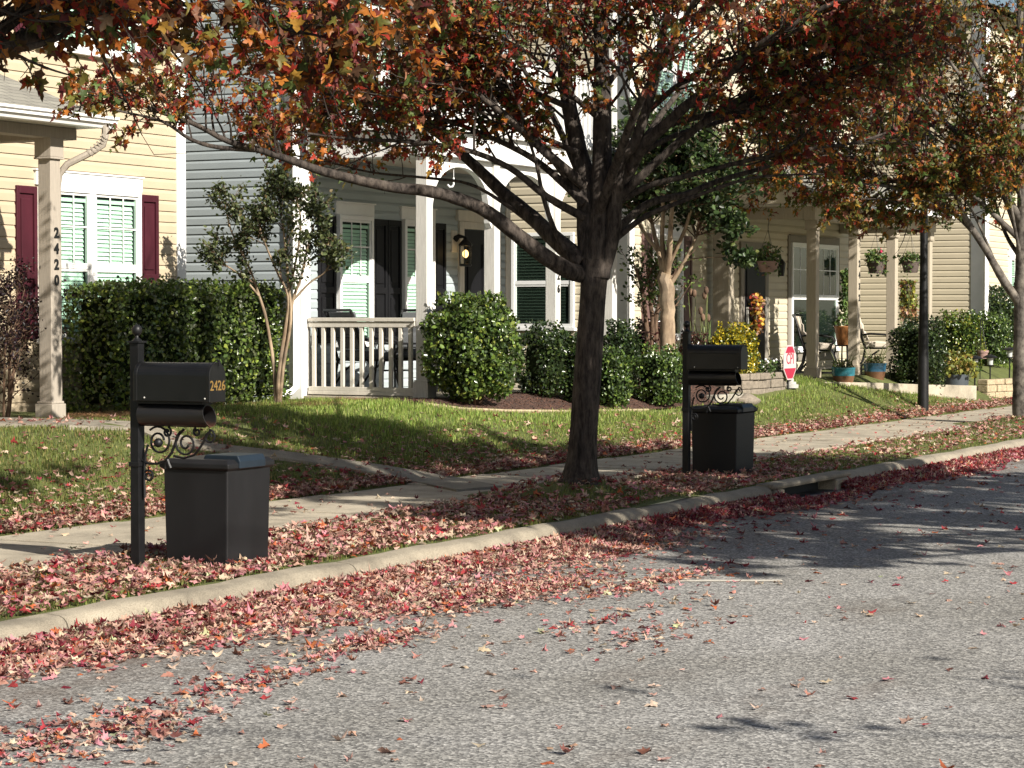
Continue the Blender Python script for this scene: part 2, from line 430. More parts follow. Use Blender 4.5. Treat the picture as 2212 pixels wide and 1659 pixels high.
def text_mesh(name, body, size, loc, right, up, mat, parent, depth=0.004, stretch=1.0, bold=0.0):
    cu = bpy.data.curves.new(name, 'FONT'); cu.body = body; cu.size = size; cu.extrude = depth; cu.offset = bold * size; cu.align_x = 'CENTER'; cu.align_y = 'CENTER'
    cu.resolution_u = 3
    to = bpy.data.objects.new('tmp', cu); COL.objects.link(to)
    me = bpy.data.meshes.new_from_object(to); bpy.data.objects.remove(to); bpy.data.curves.remove(cu)
    r = Vector(right).normalized(); u = Vector(up).normalized(); n = r.cross(u)
    M = Matrix(((r[0] * stretch, u[0], n[0], loc[0]), (r[1] * stretch, u[1], n[1], loc[1]), (r[2] * stretch, u[2], n[2], loc[2]), (0, 0, 0, 1)))
    me.transform(M); me.name = name; me.materials.clear(); me.materials.append(MATS[mat])
    return link(name, me, parent)

# ------------------------------------------------------------------ setting
KV = 7.95                                   # street face of the kerb
PATH = []; BED = []
def setting():
    m = MB(); m.add([(-60, -1.6, 0), (220, -1.6, 0), (220, KV + 0.02, 0), (-60, KV + 0.02, 0)], [(0, 1, 2, 3)])
    tag(m.build('road', 'asphalt'), kind='structure')
    # ground sheet on the house side
    us = np.concatenate([np.linspace(-80, 5, 12), np.arange(5.5, 50, 0.25), np.linspace(51, 260, 14)])
    vs = np.concatenate([[KV + 0.12], np.arange(KV + 0.3, 15.5, 0.2), np.linspace(16, 200, 12)])
    U, V = np.meshgrid(us, vs, indexing='ij'); Z = gz(U, V) - 0.004
    micro = 0.012 * np.sin(U * 5.1 + V * 2.3) * np.sin(V * 6.7 - U * 1.9)
    Z = Z + np.where((V > 11.2), micro, 0)
    nu, nv = U.shape
    idx = np.arange(nu * nv).reshape(nu, nv)
    F = np.stack([idx[:-1, :-1], idx[1:, :-1], idx[1:, 1:], idx[:-1, 1:]], -1).reshape(-1, 4)
    o = raw_mesh('lawn', np.stack([U, V, Z], -1).reshape(-1, 3), F, None, 'lawn_soil', None, True)
    tag(o, kind='structure')
    m = MB(); m.add([(-80, -120, 0.12), (220, -120, 0.12), (220, -1.75, 0.12), (-80, -1.75, 0.12)], [(0, 1, 2, 3)])
    tag(m.build('far_verge', 'lawn_soil'), kind='structure')
    m = MB(); m.box(-60, 220, -1.75, -1.6, -0.1, 0.14)
    tag(m.build('far_kerb', 'kerb_concrete', bev=0.02), kind='structure')
    # kerb with joints and rolled nose, opening for the storm drain
    m = MB()
    def kerb(u0, u1, h=0.145):
        pr = [(KV - 0.05, -0.05), (KV - 0.045, 0.02), (KV - 0.015, 0.07), (KV + 0.0, h - 0.035), (KV + 0.02, h - 0.012), (KV + 0.05, h), (KV + 0.15, h + 0.008), (KV + 0.17, h - 0.01), (KV + 0.17, -0.05)]
        n = len(pr); k = max(1, int((u1 - u0) / 0.25)); vs_ = []; fs = []
        for i in range(k + 1):
            u = u0 + (u1 - u0) * i / k
            w = 0.006 * math.sin(u * 3.7) + 0.004 * math.sin(u * 9.1)
            for v, z in pr: vs_.append((u, v + w, z + (w * 0.7 if z > 0.05 else 0)))
        for i in range(k):
            for j in range(n - 1): fs.append((i * n + j, i * n + j + 1, (i + 1) * n + j + 1, (i + 1) * n + j))
        fs.append(tuple(range(n))); fs.append(tuple(range(k * n, k * n + n))[::-1])
        m.add(vs_, fs)
    u = -20.0
    while u < 20.4:
        kerb(u, min(u + 3.0, 20.55) - 0.012); u += 3.0
    u = 22.75
    while u < 90: kerb(u, u + 2.99); u += 3.0
    tag(m.build('kerb', 'kerb_concrete', None, True), kind='structure')
    # storm drain throat built into the kerb line
    t = empty('storm_drain', (21.6, KV, 0), 'dark kerb inlet slot in the concrete kerb right of the maple', 'storm drain')
    m = MB(); m.box(20.545, 22.755, KV - 0.03, KV + 0.175, 0.112, 0.168)
    m.build('drain_hood', 'kerb_concrete', t, bev=0.025)
    for a_, b_ in ((20.55, 20.82), (22.28, 22.75)):
        m = MB(); m.box(a_, b_, KV - 0.036, KV + 0.17, -0.05, 0.113); m.build('drain_cheek', 'kerb_concrete', t, bev=0.02)
    m = MB(); m.box(20.83, 22.27, KV + 0.16, KV + 0.175, -0.1, 0.111); m.box(20.83, 22.27, KV - 0.02, KV + 0.16, -0.01, 0.006)
    m.build('drain_throat', 'interior_dark', t)  # dark colour put in for the shade inside the inlet
    # pavement slabs
    m = MB(); u = -20.0
    while u < 75:
        w = 1.5; a, b = u + 0.006, u + w - 0.006
        dz = 0.006 * math.sin(u * 2.1)
        m.box(a, b, 9.58, 11.05, 0.05, 0.168 + dz); u += w
    tag(m.build('sidewalk', 'concrete', bev=0.008), kind='structure')
    # garden walk from the sidewalk up to the tan house, flared at the sidewalk
    def strip(name, left, right, mat, lift):
        vs_ = []; fs = []
        for (a, b) in zip(left, right):
            for p in (a, b):
                z = float(gz(p[0], p[1])); vs_.append((p[0], p[1], z + lift)); 
            for p in (a, b):
                z = float(gz(p[0], p[1])); vs_.append((p[0], p[1], z - 0.08))
        for i in range(len(left) - 1):
            q = i * 4
            fs += [(q, q + 1, q + 5, q + 4), (q + 2, q, q + 4, q + 6), (q + 1, q + 3, q + 7, q + 5)]
        fs += [(2, 3, 1, 0), (len(vs_) - 4, len(vs_) - 3, len(vs_) - 1, len(vs_) - 2)]
        mm = MB(); mm.add(vs_, fs); return tag(mm.build(name, mat), kind='structure')
    g2 = lambda l: [tuple(G(x, y)[:2]) for x, y in l]
    L = g2([(985, 1064), (900, 1047), (800, 1026), (650, 1001), (560, 990), (470, 979), (390, 965), (330, 948), (290, 931), (150, 926), (0, 923), (-200, 918)])
    Rr = g2([(1085, 1056), (985, 1037), (830, 1011), (650, 985), (560, 975), (470, 965), (400, 949), (345, 930), (305, 917), (150, 912), (0, 908), (-200, 903)])
    PATH.extend([L, Rr])
    strip('garden_path', L, Rr, 'path_concrete', 0.03)
    # walk along the front of the cream house
    L = [(34.4, 12.45), (36, 12.1), (37.6, 11.75), (39.3, 11.42)]
    Rr = [(34.4, 14.6), (36.2, 13.4), (38.0, 12.75), (39.9, 12.1)]
    m = MB(); ztop = [0.72, 0.67, 0.60, 0.54]
    vs_ = []; fs = []
    for (a, b, z) in zip(L, Rr, ztop): vs_ += [(a[0], a[1], z), (b[0], b[1], z), (a[0], a[1], -0.1), (b[0], b[1], -0.1)]
    for i in range(3):
        q = i * 4; fs += [(q, q + 1, q + 5, q + 4), (q + 2, q, q + 4, q + 6), (q + 1, q + 3, q + 7, q + 5)]
    fs += [(12, 13, 15, 14), (0, 2, 3, 1)]
    m.add(vs_, fs); tag(m.build('porch_path', 'concrete', bev=0.01), kind='structure')
    # mulch bed with a pale edging strip under the round bush
    pts = [G(915, 875), G(1000, 886), G(1100, 890), G(1230, 891), G(1400, 888), G(1500, 880), G(1600, 868)]
    BED.append(([p[0] for p in pts], [p[1] for p in pts]))
    vs_ = []; fs = []
    for p in pts: vs_.append((p[0], p[1], float(gz(p[0], p[1])) + 0.012))
    back = [(22.9, 13.45), (24.5, 14.5), (26, 14.6), (28, 14.7), (30, 14.5), (32, 14.2), (33.5, 13.8)]
    for (a, b) in back: vs_.append((a, b, float(gz(a, b)) + 0.02))
    vs_ = []; fs = []; n = len(pts); K = 14; S = 6
    fr_ = []; bk_ = []
    for i in range(n - 1):
        for q in range(S):
            t = q / S; fr_.append((pts[i][0] * (1 - t) + pts[i + 1][0] * t, pts[i][1] * (1 - t) + pts[i + 1][1] * t)); bk_.append((back[i][0] * (1 - t) + back[i + 1][0] * t, back[i][1] * (1 - t) + back[i + 1][1] * t))
    n = len(fr_)
    for k in range(K + 1):
        for a, b in zip(fr_, bk_):
            x, y = a[0] + (b[0] - a[0]) * k / K, a[1] + (b[1] - a[1]) * k / K; vs_.append((x, y, float(gz(x, y)) + 0.02))
    for k in range(K):
        for i in range(n - 1): fs.append((k * n + i, k * n + i + 1, (k + 1) * n + i + 1, (k + 1) * n + i))
    m = MB(); m.add(vs_, fs); tag(m.build('mulch_bed', 'mulch'), kind='structure')
    m = MB()
    m.tube([(p[0], p[1], float(gz(p[0], p[1])) + 0.012) for p in pts[:5]], 0.022, 6)
    tag(m.build('bed_edging', 'tan_block'), 'thin pale edging strip curving along the mulch bed', 'edging')
    # mulch in the bed of the cream house
    m = MB(); q = [(38.6, 12.3), (41.5, 10.9 + .5), (44.5, 11.6), (43, 13.6), (40, 13.2)]
    m.add([(a, b, float(gz(a, b)) + 0.02) for a, b in q], [(0, 1, 2, 3, 4)])
    tag(m.build('planting_bed', 'mulch'), kind='structure')
    # parking bay line
    a = CAM + ray(1165, 1256) * (1.786 / -ray(1165, 1256)[2] * 1.0); b = CAM + ray(1690, 1255) * (1.786 / -ray(1690, 1255)[2])
    d = norm(b - a); s = np.array([-d[1], d[0], 0]) * 0.05
    vs_ = []; k = 24; rr = random.Random(3)
    for i in range(k + 1):
        p = a + (b - a) * i / k
        for sg in (-1, 1):
            q = p + s * sg * (1 + rr.uniform(-0.12, 0.12)); vs_.append((q[0], q[1], 0.004))
    m = MB(); m.add(vs_, [(2 * i, 2 * i + 1, 2 * i + 3, 2 * i + 2) for i in range(k)])
    tag(m.build('road_marking', 'line_paint'), kind='structure')
setting()

# ------------------------------------------------------------------ houses
def siding(m, A, B, z0, z1, nrm, ex=0.1143, d=0.019):
    """dutch lap courses from A to B, real profile"""
    A = np.array([*A, 0.0]); B = np.array([*B, 0.0]); N = np.array([*nrm, 0.0]); n = int(round((z1 - z0) / ex)); ex = (z1 - z0) / n
    ux = np.array([0, 0, 1.0])
    for k in range(n):
        zb = z0 + k * ex
        pr = [(0.002, zb), (d, zb), (d, zb + ex * 0.62), (d * 0.75, zb + ex * 0.74), (0.002, zb + ex)]
        vs_ = []
        for b, z in pr:
            vs_.append(A + N * b + ux * z); vs_.append(B + N * b + ux * z)
        m.add(vs_, [(2 * i, 2 * i + 1, 2 * i + 3, 2 * i + 2) for i in range(4)])

def window(par, fr, a0, a1, z0, z1, units=1, zr=None, blind='blind_slat', grid=(3, 2), header=0.15, sill=True, trim='white_trim', hmat='white_trim'):
    zr = zr if zr else (z0 + z1) / 2
    m = MB(); fw = 0.055
    m.lbox(fr, a0, a1, 0, 0.07, z1 - fw, z1); m.lbox(fr, a0, a1, 0, 0.072, z0, z0 + fw)
    w = (a1 - a0) / units
    for k in range(units):
        b0 = a0 + k * w
        m.lbox(fr, b0, b0 + fw, 0, 0.068, z0 + fw, z1 - fw); m.lbox(fr, b0 + w - fw, b0 + w, 0, 0.068, z0 + fw, z1 - fw)
        m.lbox(fr, b0 + fw, b0 + w - fw, 0.0, 0.058, zr - 0.03, zr + 0.03)
        for (p, q) in ((z0 + fw, zr - 0.03), (zr + 0.03, z1 - fw)):
            m.lbox(fr, b0 + fw, b0 + fw + 0.03, 0, 0.052, p, q); m.lbox(fr, b0 + w - fw - 0.03, b0 + w - fw, 0, 0.052, p, q)
            m.lbox(fr, b0 + fw + 0.03, b0 + w - fw - 0.03, 0, 0.051, q - 0.03, q)
    W = m.build('window', trim, par, bev=0.003)
    if header:
        m = MB(); m.lbox(fr, a0 - 0.05, a1 + 0.05, 0, 0.045, z1 + 0.002, z1 + header); m.lbox(fr, a0 - 0.07, a1 + 0.07, 0, 0.06, z1 + header + 0.001, z1 + header + 0.02)
        m.build('window_head', hmat, W, bev=0.003)
    if sill:
        m = MB(); m.lbox(fr, a0 - 0.03, a1 + 0.03, 0, 0.09, z0 - 0.05, z0 - 0.002); m.build('sill', trim, W, bev=0.004)
    m = MB(); m.lbox(fr, a0 + 0.02, a1 - 0.02, 0.0, 0.0215, z0 + 0.02, z1 - 0.02); m.build('window_backing', 'interior_dark', W)  # dark plate in place of the unlit room behind the glass
    g = MB(); bl = MB(); gp = MB()
    for k in range(units):
        b0 = a0 + k * w + fw + 0.03; b1 = a0 + (k + 1) * w - fw - 0.03
        gp.lbox(fr, b0, b1, 0.044, 0.047, z0 + fw, z1 - fw - 0.03)
        if grid:
            for i in range(1, grid[0]):
                x = b0 + (b1 - b0) * i / grid[0]; g.lbox(fr, x - 0.009, x + 0.009, 0.0475, 0.0535, zr + 0.03, z1 - fw - 0.03)
            for i in range(1, grid[1]):
                z = zr + (z1 - zr) * i / grid[1]; g.lbox(fr, b0, b1, 0.0475, 0.0525, z - 0.009, z + 0.009)
        if blind:
            z = z1 - fw - 0.14
            bl.lbox(fr, b0 + 0.01, b1 - 0.01, 0.022, 0.04, z1 - fw - 0.1, z1 - fw - 0.06)
            O, A, B = fr
            while z > z0 + fw + 0.02:
                ps = [(b0 + 0.012, 0.022, z - 0.021), (b1 - 0.05, 0.022, z - 0.021), (b1 - 0.05, 0.040, z + 0.021), (b0 + 0.012, 0.040, z + 0.021)]
                ps = [(a, 0.0645 - b, zz) for a, b, zz in ps]
                bl.add([(O[0] + A[0] * a + B[0] * b, O[1] + A[1] * a + B[1] * b, zz) for a, b, zz in ps], [(0, 1, 2, 3)])
                z -= 0.046
    gp.build('pane', 'window_glass', W)
    if grid: g.build('muntin', trim, W)
    if blind: bl.build('blind', blind, W)
    return W

def shutter(par, fr, a0, a1, z0, z1, mat, arch=False):
    m = MB(); st = 0.05
    m.lbox(fr, a0, a0 + st, 0, 0.04, z0, z1); m.lbox(fr, a1 - st, a1, 0, 0.04, z0, z1)
    zm = z0 + (z1 - z0) * 0.42
    for p, q in ((z0, z0 + 0.08), (zm - 0.04, zm + 0.04), (z1 - 0.08, z1)): m.lbox(fr, a0 + st, a1 - st, 0, 0.04, p, q)
    m.lbox(fr, a0 + st, a1 - st, 0, 0.018, z0 + 0.08, z1 - 0.08)
    for p, q in ((z0 + 0.13, zm - 0.09), (zm + 0.09, z1 - 0.13)): m.lbox(fr, a0 + st + 0.03, a1 - st - 0.03, 0.017, 0.032, p, q)
    return m.build('shutter', mat, par, bev=0.006)

def post(par, u, v, w, z0, z1, mat, plinth=0.2, cap=0.2, name='porch_post'):
    m = MB(); m.box(u, u + w, v, v + w, z0, z1)
    o = m.build(name, mat, par, bev=0.006)
    e = 0.03
    if plinth:
        m = MB(); m.box(u - e, u + w + e, v - e, v + w + e, z0 - 0.08, z0 + plinth); m.box(u - e * 0.6, u + w + e * 0.6, v - e * 0.6, v + w + e * 0.6, z0 + plinth + 0.001, z0 + plinth + 0.025)
        m.build('plinth', mat, o, bev=0.006)
    if cap:
        m = MB(); m.box(u - e * 0.8, u + w + e * 0.8, v - e * 0.8, v + w + e * 0.8, z1 - cap, z1 + 0.002); m.box(u - e, u + w + e, v - e, v + w + e, z1 - cap - 0.02, z1 - cap - 0.001)
        m.build('capital', mat, o, bev=0.005)
    return o

def downspout(par, pts, mat='white_trim', w=0.055):
    m = MB(); m.tube(pts, w, 8)
    return m.build('downspout', mat, par, True)

FRONT = lambda u, v: ((u, v), (1, 0), (0, -1))     # wall facing the street, a grows along the street
SIDE = lambda u, v: ((u, v), (0, -1), (-1, 0))     # wall facing back down the street, a grows towards the street

def tan_house():
    t = empty('house', (16, 15.7, 0.6), 'tan sided house with burgundy shutters and number 2420 on its porch post', 'house')
    v0 = 15.7
    m = MB(); m.box(8, 21.88, v0 + 0.02, 25, 0.3, 7.6); siding(m, (8, v0), (21.75, v0), 0.62, 7.5, (0, -1), 0.122)
    m.build('wall', 'tan_siding', t)
    m = MB(); m.box(21.75, 21.92, v0 - 0.03, v0 + 0.1, 0.6, 7.5); m.build('corner_board', 'white_trim', t, bev=0.004)
    m = MB(); m.add([(7.5, 15.2, 7.5), (22.3, 15.2, 7.5), (22.3, 20.4, 9.8), (7.5, 20.4, 9.8), (22.3, 25.5, 7.5), (7.5, 25.5, 7.5)], [(0, 1, 2, 3), (3, 2, 4, 5), (0, 3, 5), (1, 4, 2)])
    m.build('roof', 'shingle', t)
    f = FRONT(0, v0 - 0.005)
    window(t, f, 19.28, 21.02, 1.52, 3.14, 2, 2.3)
    shutter(t, f, 18.92, 19.25, 1.52, 3.12, 'burgundy_shutter'); shutter(t, f, 21.05, 21.38, 1.52, 3.12, 'burgundy_shutter')
    window(t, f, 19.28, 21.02, 4.62, 6.2, 2)
    shutter(t, f, 18.92, 19.25, 4.62, 6.2, 'burgundy_shutter'); shutter(t, f, 21.05, 21.38, 4.62, 6.2, 'burgundy_shutter')
    # porch: column, beam, soffit, roof, gutter
    p = post(t, 17.64, 14.19, 0.15, 0.79, 3.47, 'taupe_post', 0.13, 0.18)
    for i, ch in enumerate('2420'):
        text_mesh('house_number', ch, 0.135, (17.722, 14.186, 2.56 - i * 0.152), (1, 0, 0), (0, 0, 1), 'number_black', p, 0.004, 1.0, 0.04)
    post(t, 14.4, 14.19, 0.15, 0.79, 3.47, 'taupe_post', 0.13, 0.18)
    m = MB(); m.box(8, 18.02, 14.17, 14.36, 3.47, 3.58); m.box(17.84, 18.02, 14.362, 15.68, 3.47, 3.58)
    m.build('porch_beam', 'taupe_post', t, bev=0.005)
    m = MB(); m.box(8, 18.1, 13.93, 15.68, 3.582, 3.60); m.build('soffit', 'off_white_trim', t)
    m = MB(); m.add([(8, 13.83, 3.665), (18.16, 13.83, 3.665), (18.16, 15.69, 4.34), (8, 15.69, 4.34), (8, 13.83, 3.63), (18.16, 13.83, 3.63), (18.16, 15.69, 4.3), (8, 15.69, 4.3)],
                    [(0, 1, 2, 3), (4, 7, 6, 5), (0, 4, 5, 1), (1, 5, 6, 2)])
    m.build('porch_roof', 'shingle', t)
    m = MB(); m.add([(18.1, 13.95, 3.60), (18.1, 15.68, 3.60), (18.1, 15.68, 4.3), (18.1, 13.95, 3.66)], [(0, 1, 2, 3)]); m.build('porch_gable', 'tan_siding', t)
    m = MB()
    pr = [(13.92, 3.575), (13.86, 3.58), (13.845, 3.61), (13.815, 3.625), (13.815, 3.655), (13.79, 3.665), (13.79, 3.69), (13.80, 3.69), (13.92, 3.64)]
    n = len(pr); m.add([(8, y, z) for y, z in pr] + [(18.2, y, z) for y, z in pr], [(i, (i + 1) % n, n + (i + 1) % n, n + i) for i in range(n)] + [tuple(range(n))[::-1], tuple(range(n, 2 * n))])
    m.build('gutter', 'white_trim', t)
    pts = [(18.05, 13.85, 3.6), (18.05, 13.85, 3.5), (18.05, 13.88, 3.42), (18.0, 13.95, 3.36), (17.94, 14.02, 3.31), (17.86, 14.16, 3.23), (17.835, 14.24, 3.13), (17.833, 14.26, 3.0), (17.833, 14.26, 0.9)]
    d = downspout(t, pts, 'taupe_post', 0.034)
    m = MB()
    for i in range(7):
        k = i / 6; c = np.array((18.05, 13.85, 3.5)) * (1 - k) + np.array((17.98, 13.975, 3.345)) * k + np.array((0.02, -0.012, 0.0)) * math.sin(k * math.pi)
        m.tube([c, c + np.array((-0.006, 0.012, -0.012)) * 0.8], 0.043, 8)
    m.build('elbow_rib', 'taupe_post', d)
    m = MB(); m.box(8, 15.9, 14.12, 15.69, 0.4, 0.79); m.build('porch_floor', 'concrete', t, bev=0.01)
tan_house()

def railing(par, fr, a0, a1, z0, z1, mat='off_white_trim', gap=0.125, pw=0.045):
    m = MB(); m.lbox(fr, a0, a1, -0.05, 0.05, z1 - 0.045, z1); m.lbox(fr, a0, a1, -0.02, 0.035, z1 - 0.115, z1 - 0.047)
    m.lbox(fr, a0, a1, -0.02, 0.04, z0, z0 + 0.05); m.lbox(fr, a0, a1, -0.02, 0.05, z0 - 0.045, z0 - 0.002)
    o = m.build('railing', mat, par, bev=0.004)
    m = MB(); n = max(2, int((a1 - a0) / gap))
    for i in range(n):
        a = a0 + (a1 - a0) * (i + 0.5) / n; m.lbox(fr, a - pw / 2, a + pw / 2, -0.015, 0.03, z0 + 0.05, z1 - 0.115)
    m.build('baluster', mat, o, bev=0.003)
    return o

def grey_house():
    t = empty('house', (26, 15.3, 0.7), 'grey sided house with white arched porch, balcony and black shutters', 'house')
    u0, u1, v0 = 23.6, 29.2, 15.3
    m = MB(); m.box(u0 + 0.02, u1, v0 + 0.02, 25, 0.3, 8); siding(m, (u0, 25), (u0, v0), 0.72, 7.9, (-1, 0)); siding(m, (u0, v0), (u1, v0), 0.72, 7.9, (0, -1))
    m.build('wall', 'grey_siding', t)
    m = MB(); m.box(u0 - 0.03, u0 + 0.17, v0 - 0.14, v0 + 0.05, 0.75, 3.62); m.box(u0 - 0.03, u0 + 0.12, v0 - 0.03, v0 + 0.1, 3.63, 7.9)
    m.build('corner_board', 'white_trim', t, bev=0.004)
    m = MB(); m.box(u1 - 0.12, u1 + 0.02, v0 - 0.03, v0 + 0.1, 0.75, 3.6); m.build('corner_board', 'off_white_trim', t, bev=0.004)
    m = MB(); m.add([(23.2, 14.7, 7.9), (29.6, 14.7, 7.9), (29.6, 20, 10.3), (23.2, 20, 10.3), (29.6, 25.4, 7.9), (23.2, 25.4, 7.9)], [(0, 1, 2, 3), (3, 2, 4, 5), (0, 3, 5), (1, 4, 2)])
    m.build('roof', 'shingle', t)
    f = FRONT(0, v0 - 0.005)
    window(t, f, 24.56, 25.38, 1.42, 3.02, 1, 2.24); window(t, f, 26.17, 26.97, 1.42, 3.02, 1, 2.24)
    for a, b in ((24.12, 24.52), (25.42, 25.77), (25.79, 26.13), (27.0, 27.32)): shutter(t, f, a, b, 1.42, 3.0, 'black_shutter')
    window(t, f, 24.3, 25.9, 4.85, 6.5, 2); window(t, f, 27.0, 27.8, 4.85, 6.5)
    for a, b in ((23.9, 24.26), (25.94, 26.3), (26.62, 26.96), (27.84, 28.18)): shutter(t, f, a, b, 4.85, 6.5, 'black_shutter')
    # door with casing
    m = MB(); m.lbox(f, 27.82, 28.74, 0.01, 0.045, 0.86, 2.94)
    for p, q, r_, s_ in ((27.9, 28.24, 1.0, 1.6), (28.32, 28.66, 1.0, 1.6), (27.9, 28.24, 1.72, 2.75), (28.32, 28.66, 1.72, 2.75)): m.lbox(f, p, q, 0.044, 0.058, r_, s_)
    d = m.build('door', 'dark_door', t, bev=0.004)
    m = MB(); m.ball((28.62, v0 - 0.1, 1.85), 0.032); m.build('knob', 'gold_paint', d, True)
    m = MB(); m.lbox(f, 27.69, 27.81, 0, 0.05, 0.86, 3.05); m.lbox(f, 28.75, 28.87, 0, 0.05, 0.86, 3.05); m.lbox(f, 27.811, 28.749, 0, 0.05, 2.95, 3.05); m.lbox(f, 27.62, 28.94, 0, 0.065, 3.052, 3.2)
    m.build('door_frame', 'off_white_trim', t, bev=0.004)
    # porch
    m = MB(); m.box(u0 + 0.0, u1, 13.45, v0 - 0.02, 0.4, 0.80); m.build('porch_floor', 'concrete', t, bev=0.01)
    us = [23.7, 25.4, 27.1, 28.85]
    for i, u in enumerate(us):
        p = post(t, u, 13.5, 0.15, 0.82, 3.64, 'pale_post', 0.16, 0)
        if i == 2:
            for k, ch in enumerate('2426'): text_mesh('house_number', ch, 0.14, (u + 0.08, 13.496, 2.62 - k * 0.17), (1, 0, 0), (0, 0, 1), 'number_black', p, 0.004, 1.0, 0.035)
    # arched header between the posts
    ff = ((0, 13.65), (1, 0), (0, -1))
    m = MB()
    for i in range(3):
        a0, a1 = us[i] + 0.15, us[i + 1]; w = a1 - a0; c = (a0 + a1) / 2; K = 18
        zs, zt, top = 3.02, 3.56, 3.66
        arc = []
        for k in range(K + 1):
            x = -1 + 2 * k / K; arc.append((c + x * w / 2 * 0.94, zs + (zt - zs) * math.sqrt(max(0, 1 - abs(x) ** 2.2))))
        pl = [(a0, zs - 0.06)] + arc + [(a1, zs - 0.06), (a1, top), (a0, top)]
        # split in two so that every piece stays simple
        half = K // 2
        m.wprism(ff, [(a0, zs - 0.06)] + arc[:half + 1] + [(c, top), (a0, top)], 0.03, 0.11)
        m.wprism(ff, arc[half:] + [(a1, zs - 0.06), (a1, top), (c, top)], 0.03, 0.11)
        for e, sg in ((a0, 1), (a1, -1)):
            m.wprism(ff, [(e, zs - 0.065), (e + sg * 0.06, zs - 0.065), (e + sg * 0.05, zs - 0.11), (e + sg * 0.02, zs - 0.15), (e, zs - 0.17)][::sg], 0.03, 0.11)
    m.build('arched_header', 'white_trim', t)
    m = MB(); m.box(u0 + 0.06, u1, 13.44, 13.72, 3.662, 3.96); m.box(u0 + 0.06, u0 + 0.3, 13.722, v0 - 0.15, 3.645, 3.96); m.box(u1 - 0.15, u1, 13.722, v0 - 0.03, 3.645, 3.96)
    m.build('porch_beam', 'white_trim', t, bev=0.004)
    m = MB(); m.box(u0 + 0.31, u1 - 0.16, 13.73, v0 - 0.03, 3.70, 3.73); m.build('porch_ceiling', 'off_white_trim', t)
    m = MB(); m.box(u0 - 0.02, u1 + 0.05, 13.36, v0 - 0.16, 3.962, 4.02); m.build('balcony_deck', 'white_trim', t, bev=0.004)
    for u in us: post(t, u, 13.5, 0.15, 4.02, 7.0, 'pale_post', 0, 0, 'balcony_post')
    m = MB(); m.box(u0 - 0.1, u1 + 0.1, 13.2, v0 - 0.03, 7.0, 7.35); m.build('balcony_roof', 'white_trim', t)
    sf = SIDE(23.72, 0)
    railing(t, sf, -(v0 - 0.16), -13.66, 0.86, 1.74)
    railing(t, ff, 23.87, 25.38, 0.92, 1.74)
    railing(t, sf, -(v0 - 0.16), -13.66, 4.1, 5.0, 'white_trim')
    for i in range(3): railing(t, ff, us[i] + 0.16, us[i + 1] - 0.01, 4.1, 5.0, 'white_trim')
    m = MB(); m.tube([(23.54, 15.23, 7.5), (23.54, 15.23, 1.0), (23.53, 15.23, 0.9), (23.48, 15.26, 0.84), (23.36, 15.33, 0.80)], 0.05, 4); m.build('downspout', 'white_trim', t)
    # wall lantern
    lu, lv, lz = 27.57, v0 - 0.01, 2.74
    m = MB(); m.lbox(FRONT(0, v0 - 0.005), lu - 0.075, lu + 0.075, 0, 0.03, lz - 0.12, lz + 0.18); m.build('lamp_plate', 'off_white_trim', t, bev=0.01)
    m = MB(); m.lathe((lu, 0, 0), [(0.001, 0), (0.001, 0.001)], 4)
    m = MB(); m.tube([(lu, lv - 0.03, lz + 0.06), (lu, lv - 0.09, lz + 0.10), (lu, lv - 0.16, lz + 0.09), (lu, lv - 0.19, lz + 0.05)], [0.05, 0.03, 0.018, 0.02], 8)
    c = (lu, lv - 0.19, lz)
    m.lathe(c, [(0.012, 0.09), (0.03, 0.06), (0.06, 0.03), (0.095, -0.01), (0.098, -0.03), (0.085, -0.035)], 8)
    m.lathe(c, [(0.07, -0.31), (0.088, -0.30), (0.088, -0.28), (0.075, -0.275)], 8)
    for k in range(6):
        w = k * math.pi / 3 + 0.3
        m.tube([(c[0] + 0.088 * math.cos(w), c[1] + 0.088 * math.sin(w), lz - 0.03), (c[0] + 0.082 * math.cos(w), c[1] + 0.082 * math.sin(w), lz - 0.29)], 0.007, 5)
    L = m.build('wall_lamp', 'black_metal', t)
    m = MB(); m.ball((c[0], c[1], lz - 0.14), 0.042, 10, 1.3); m.build('lamp_bulb', 'bulb', L, True)
    m = MB(); m.lathe((c[0], c[1], lz), [(0.074, -0.285), (0.079, -0.04)], 12); m.build('lamp_glass', 'clear_glass', L, True)
grey_house()

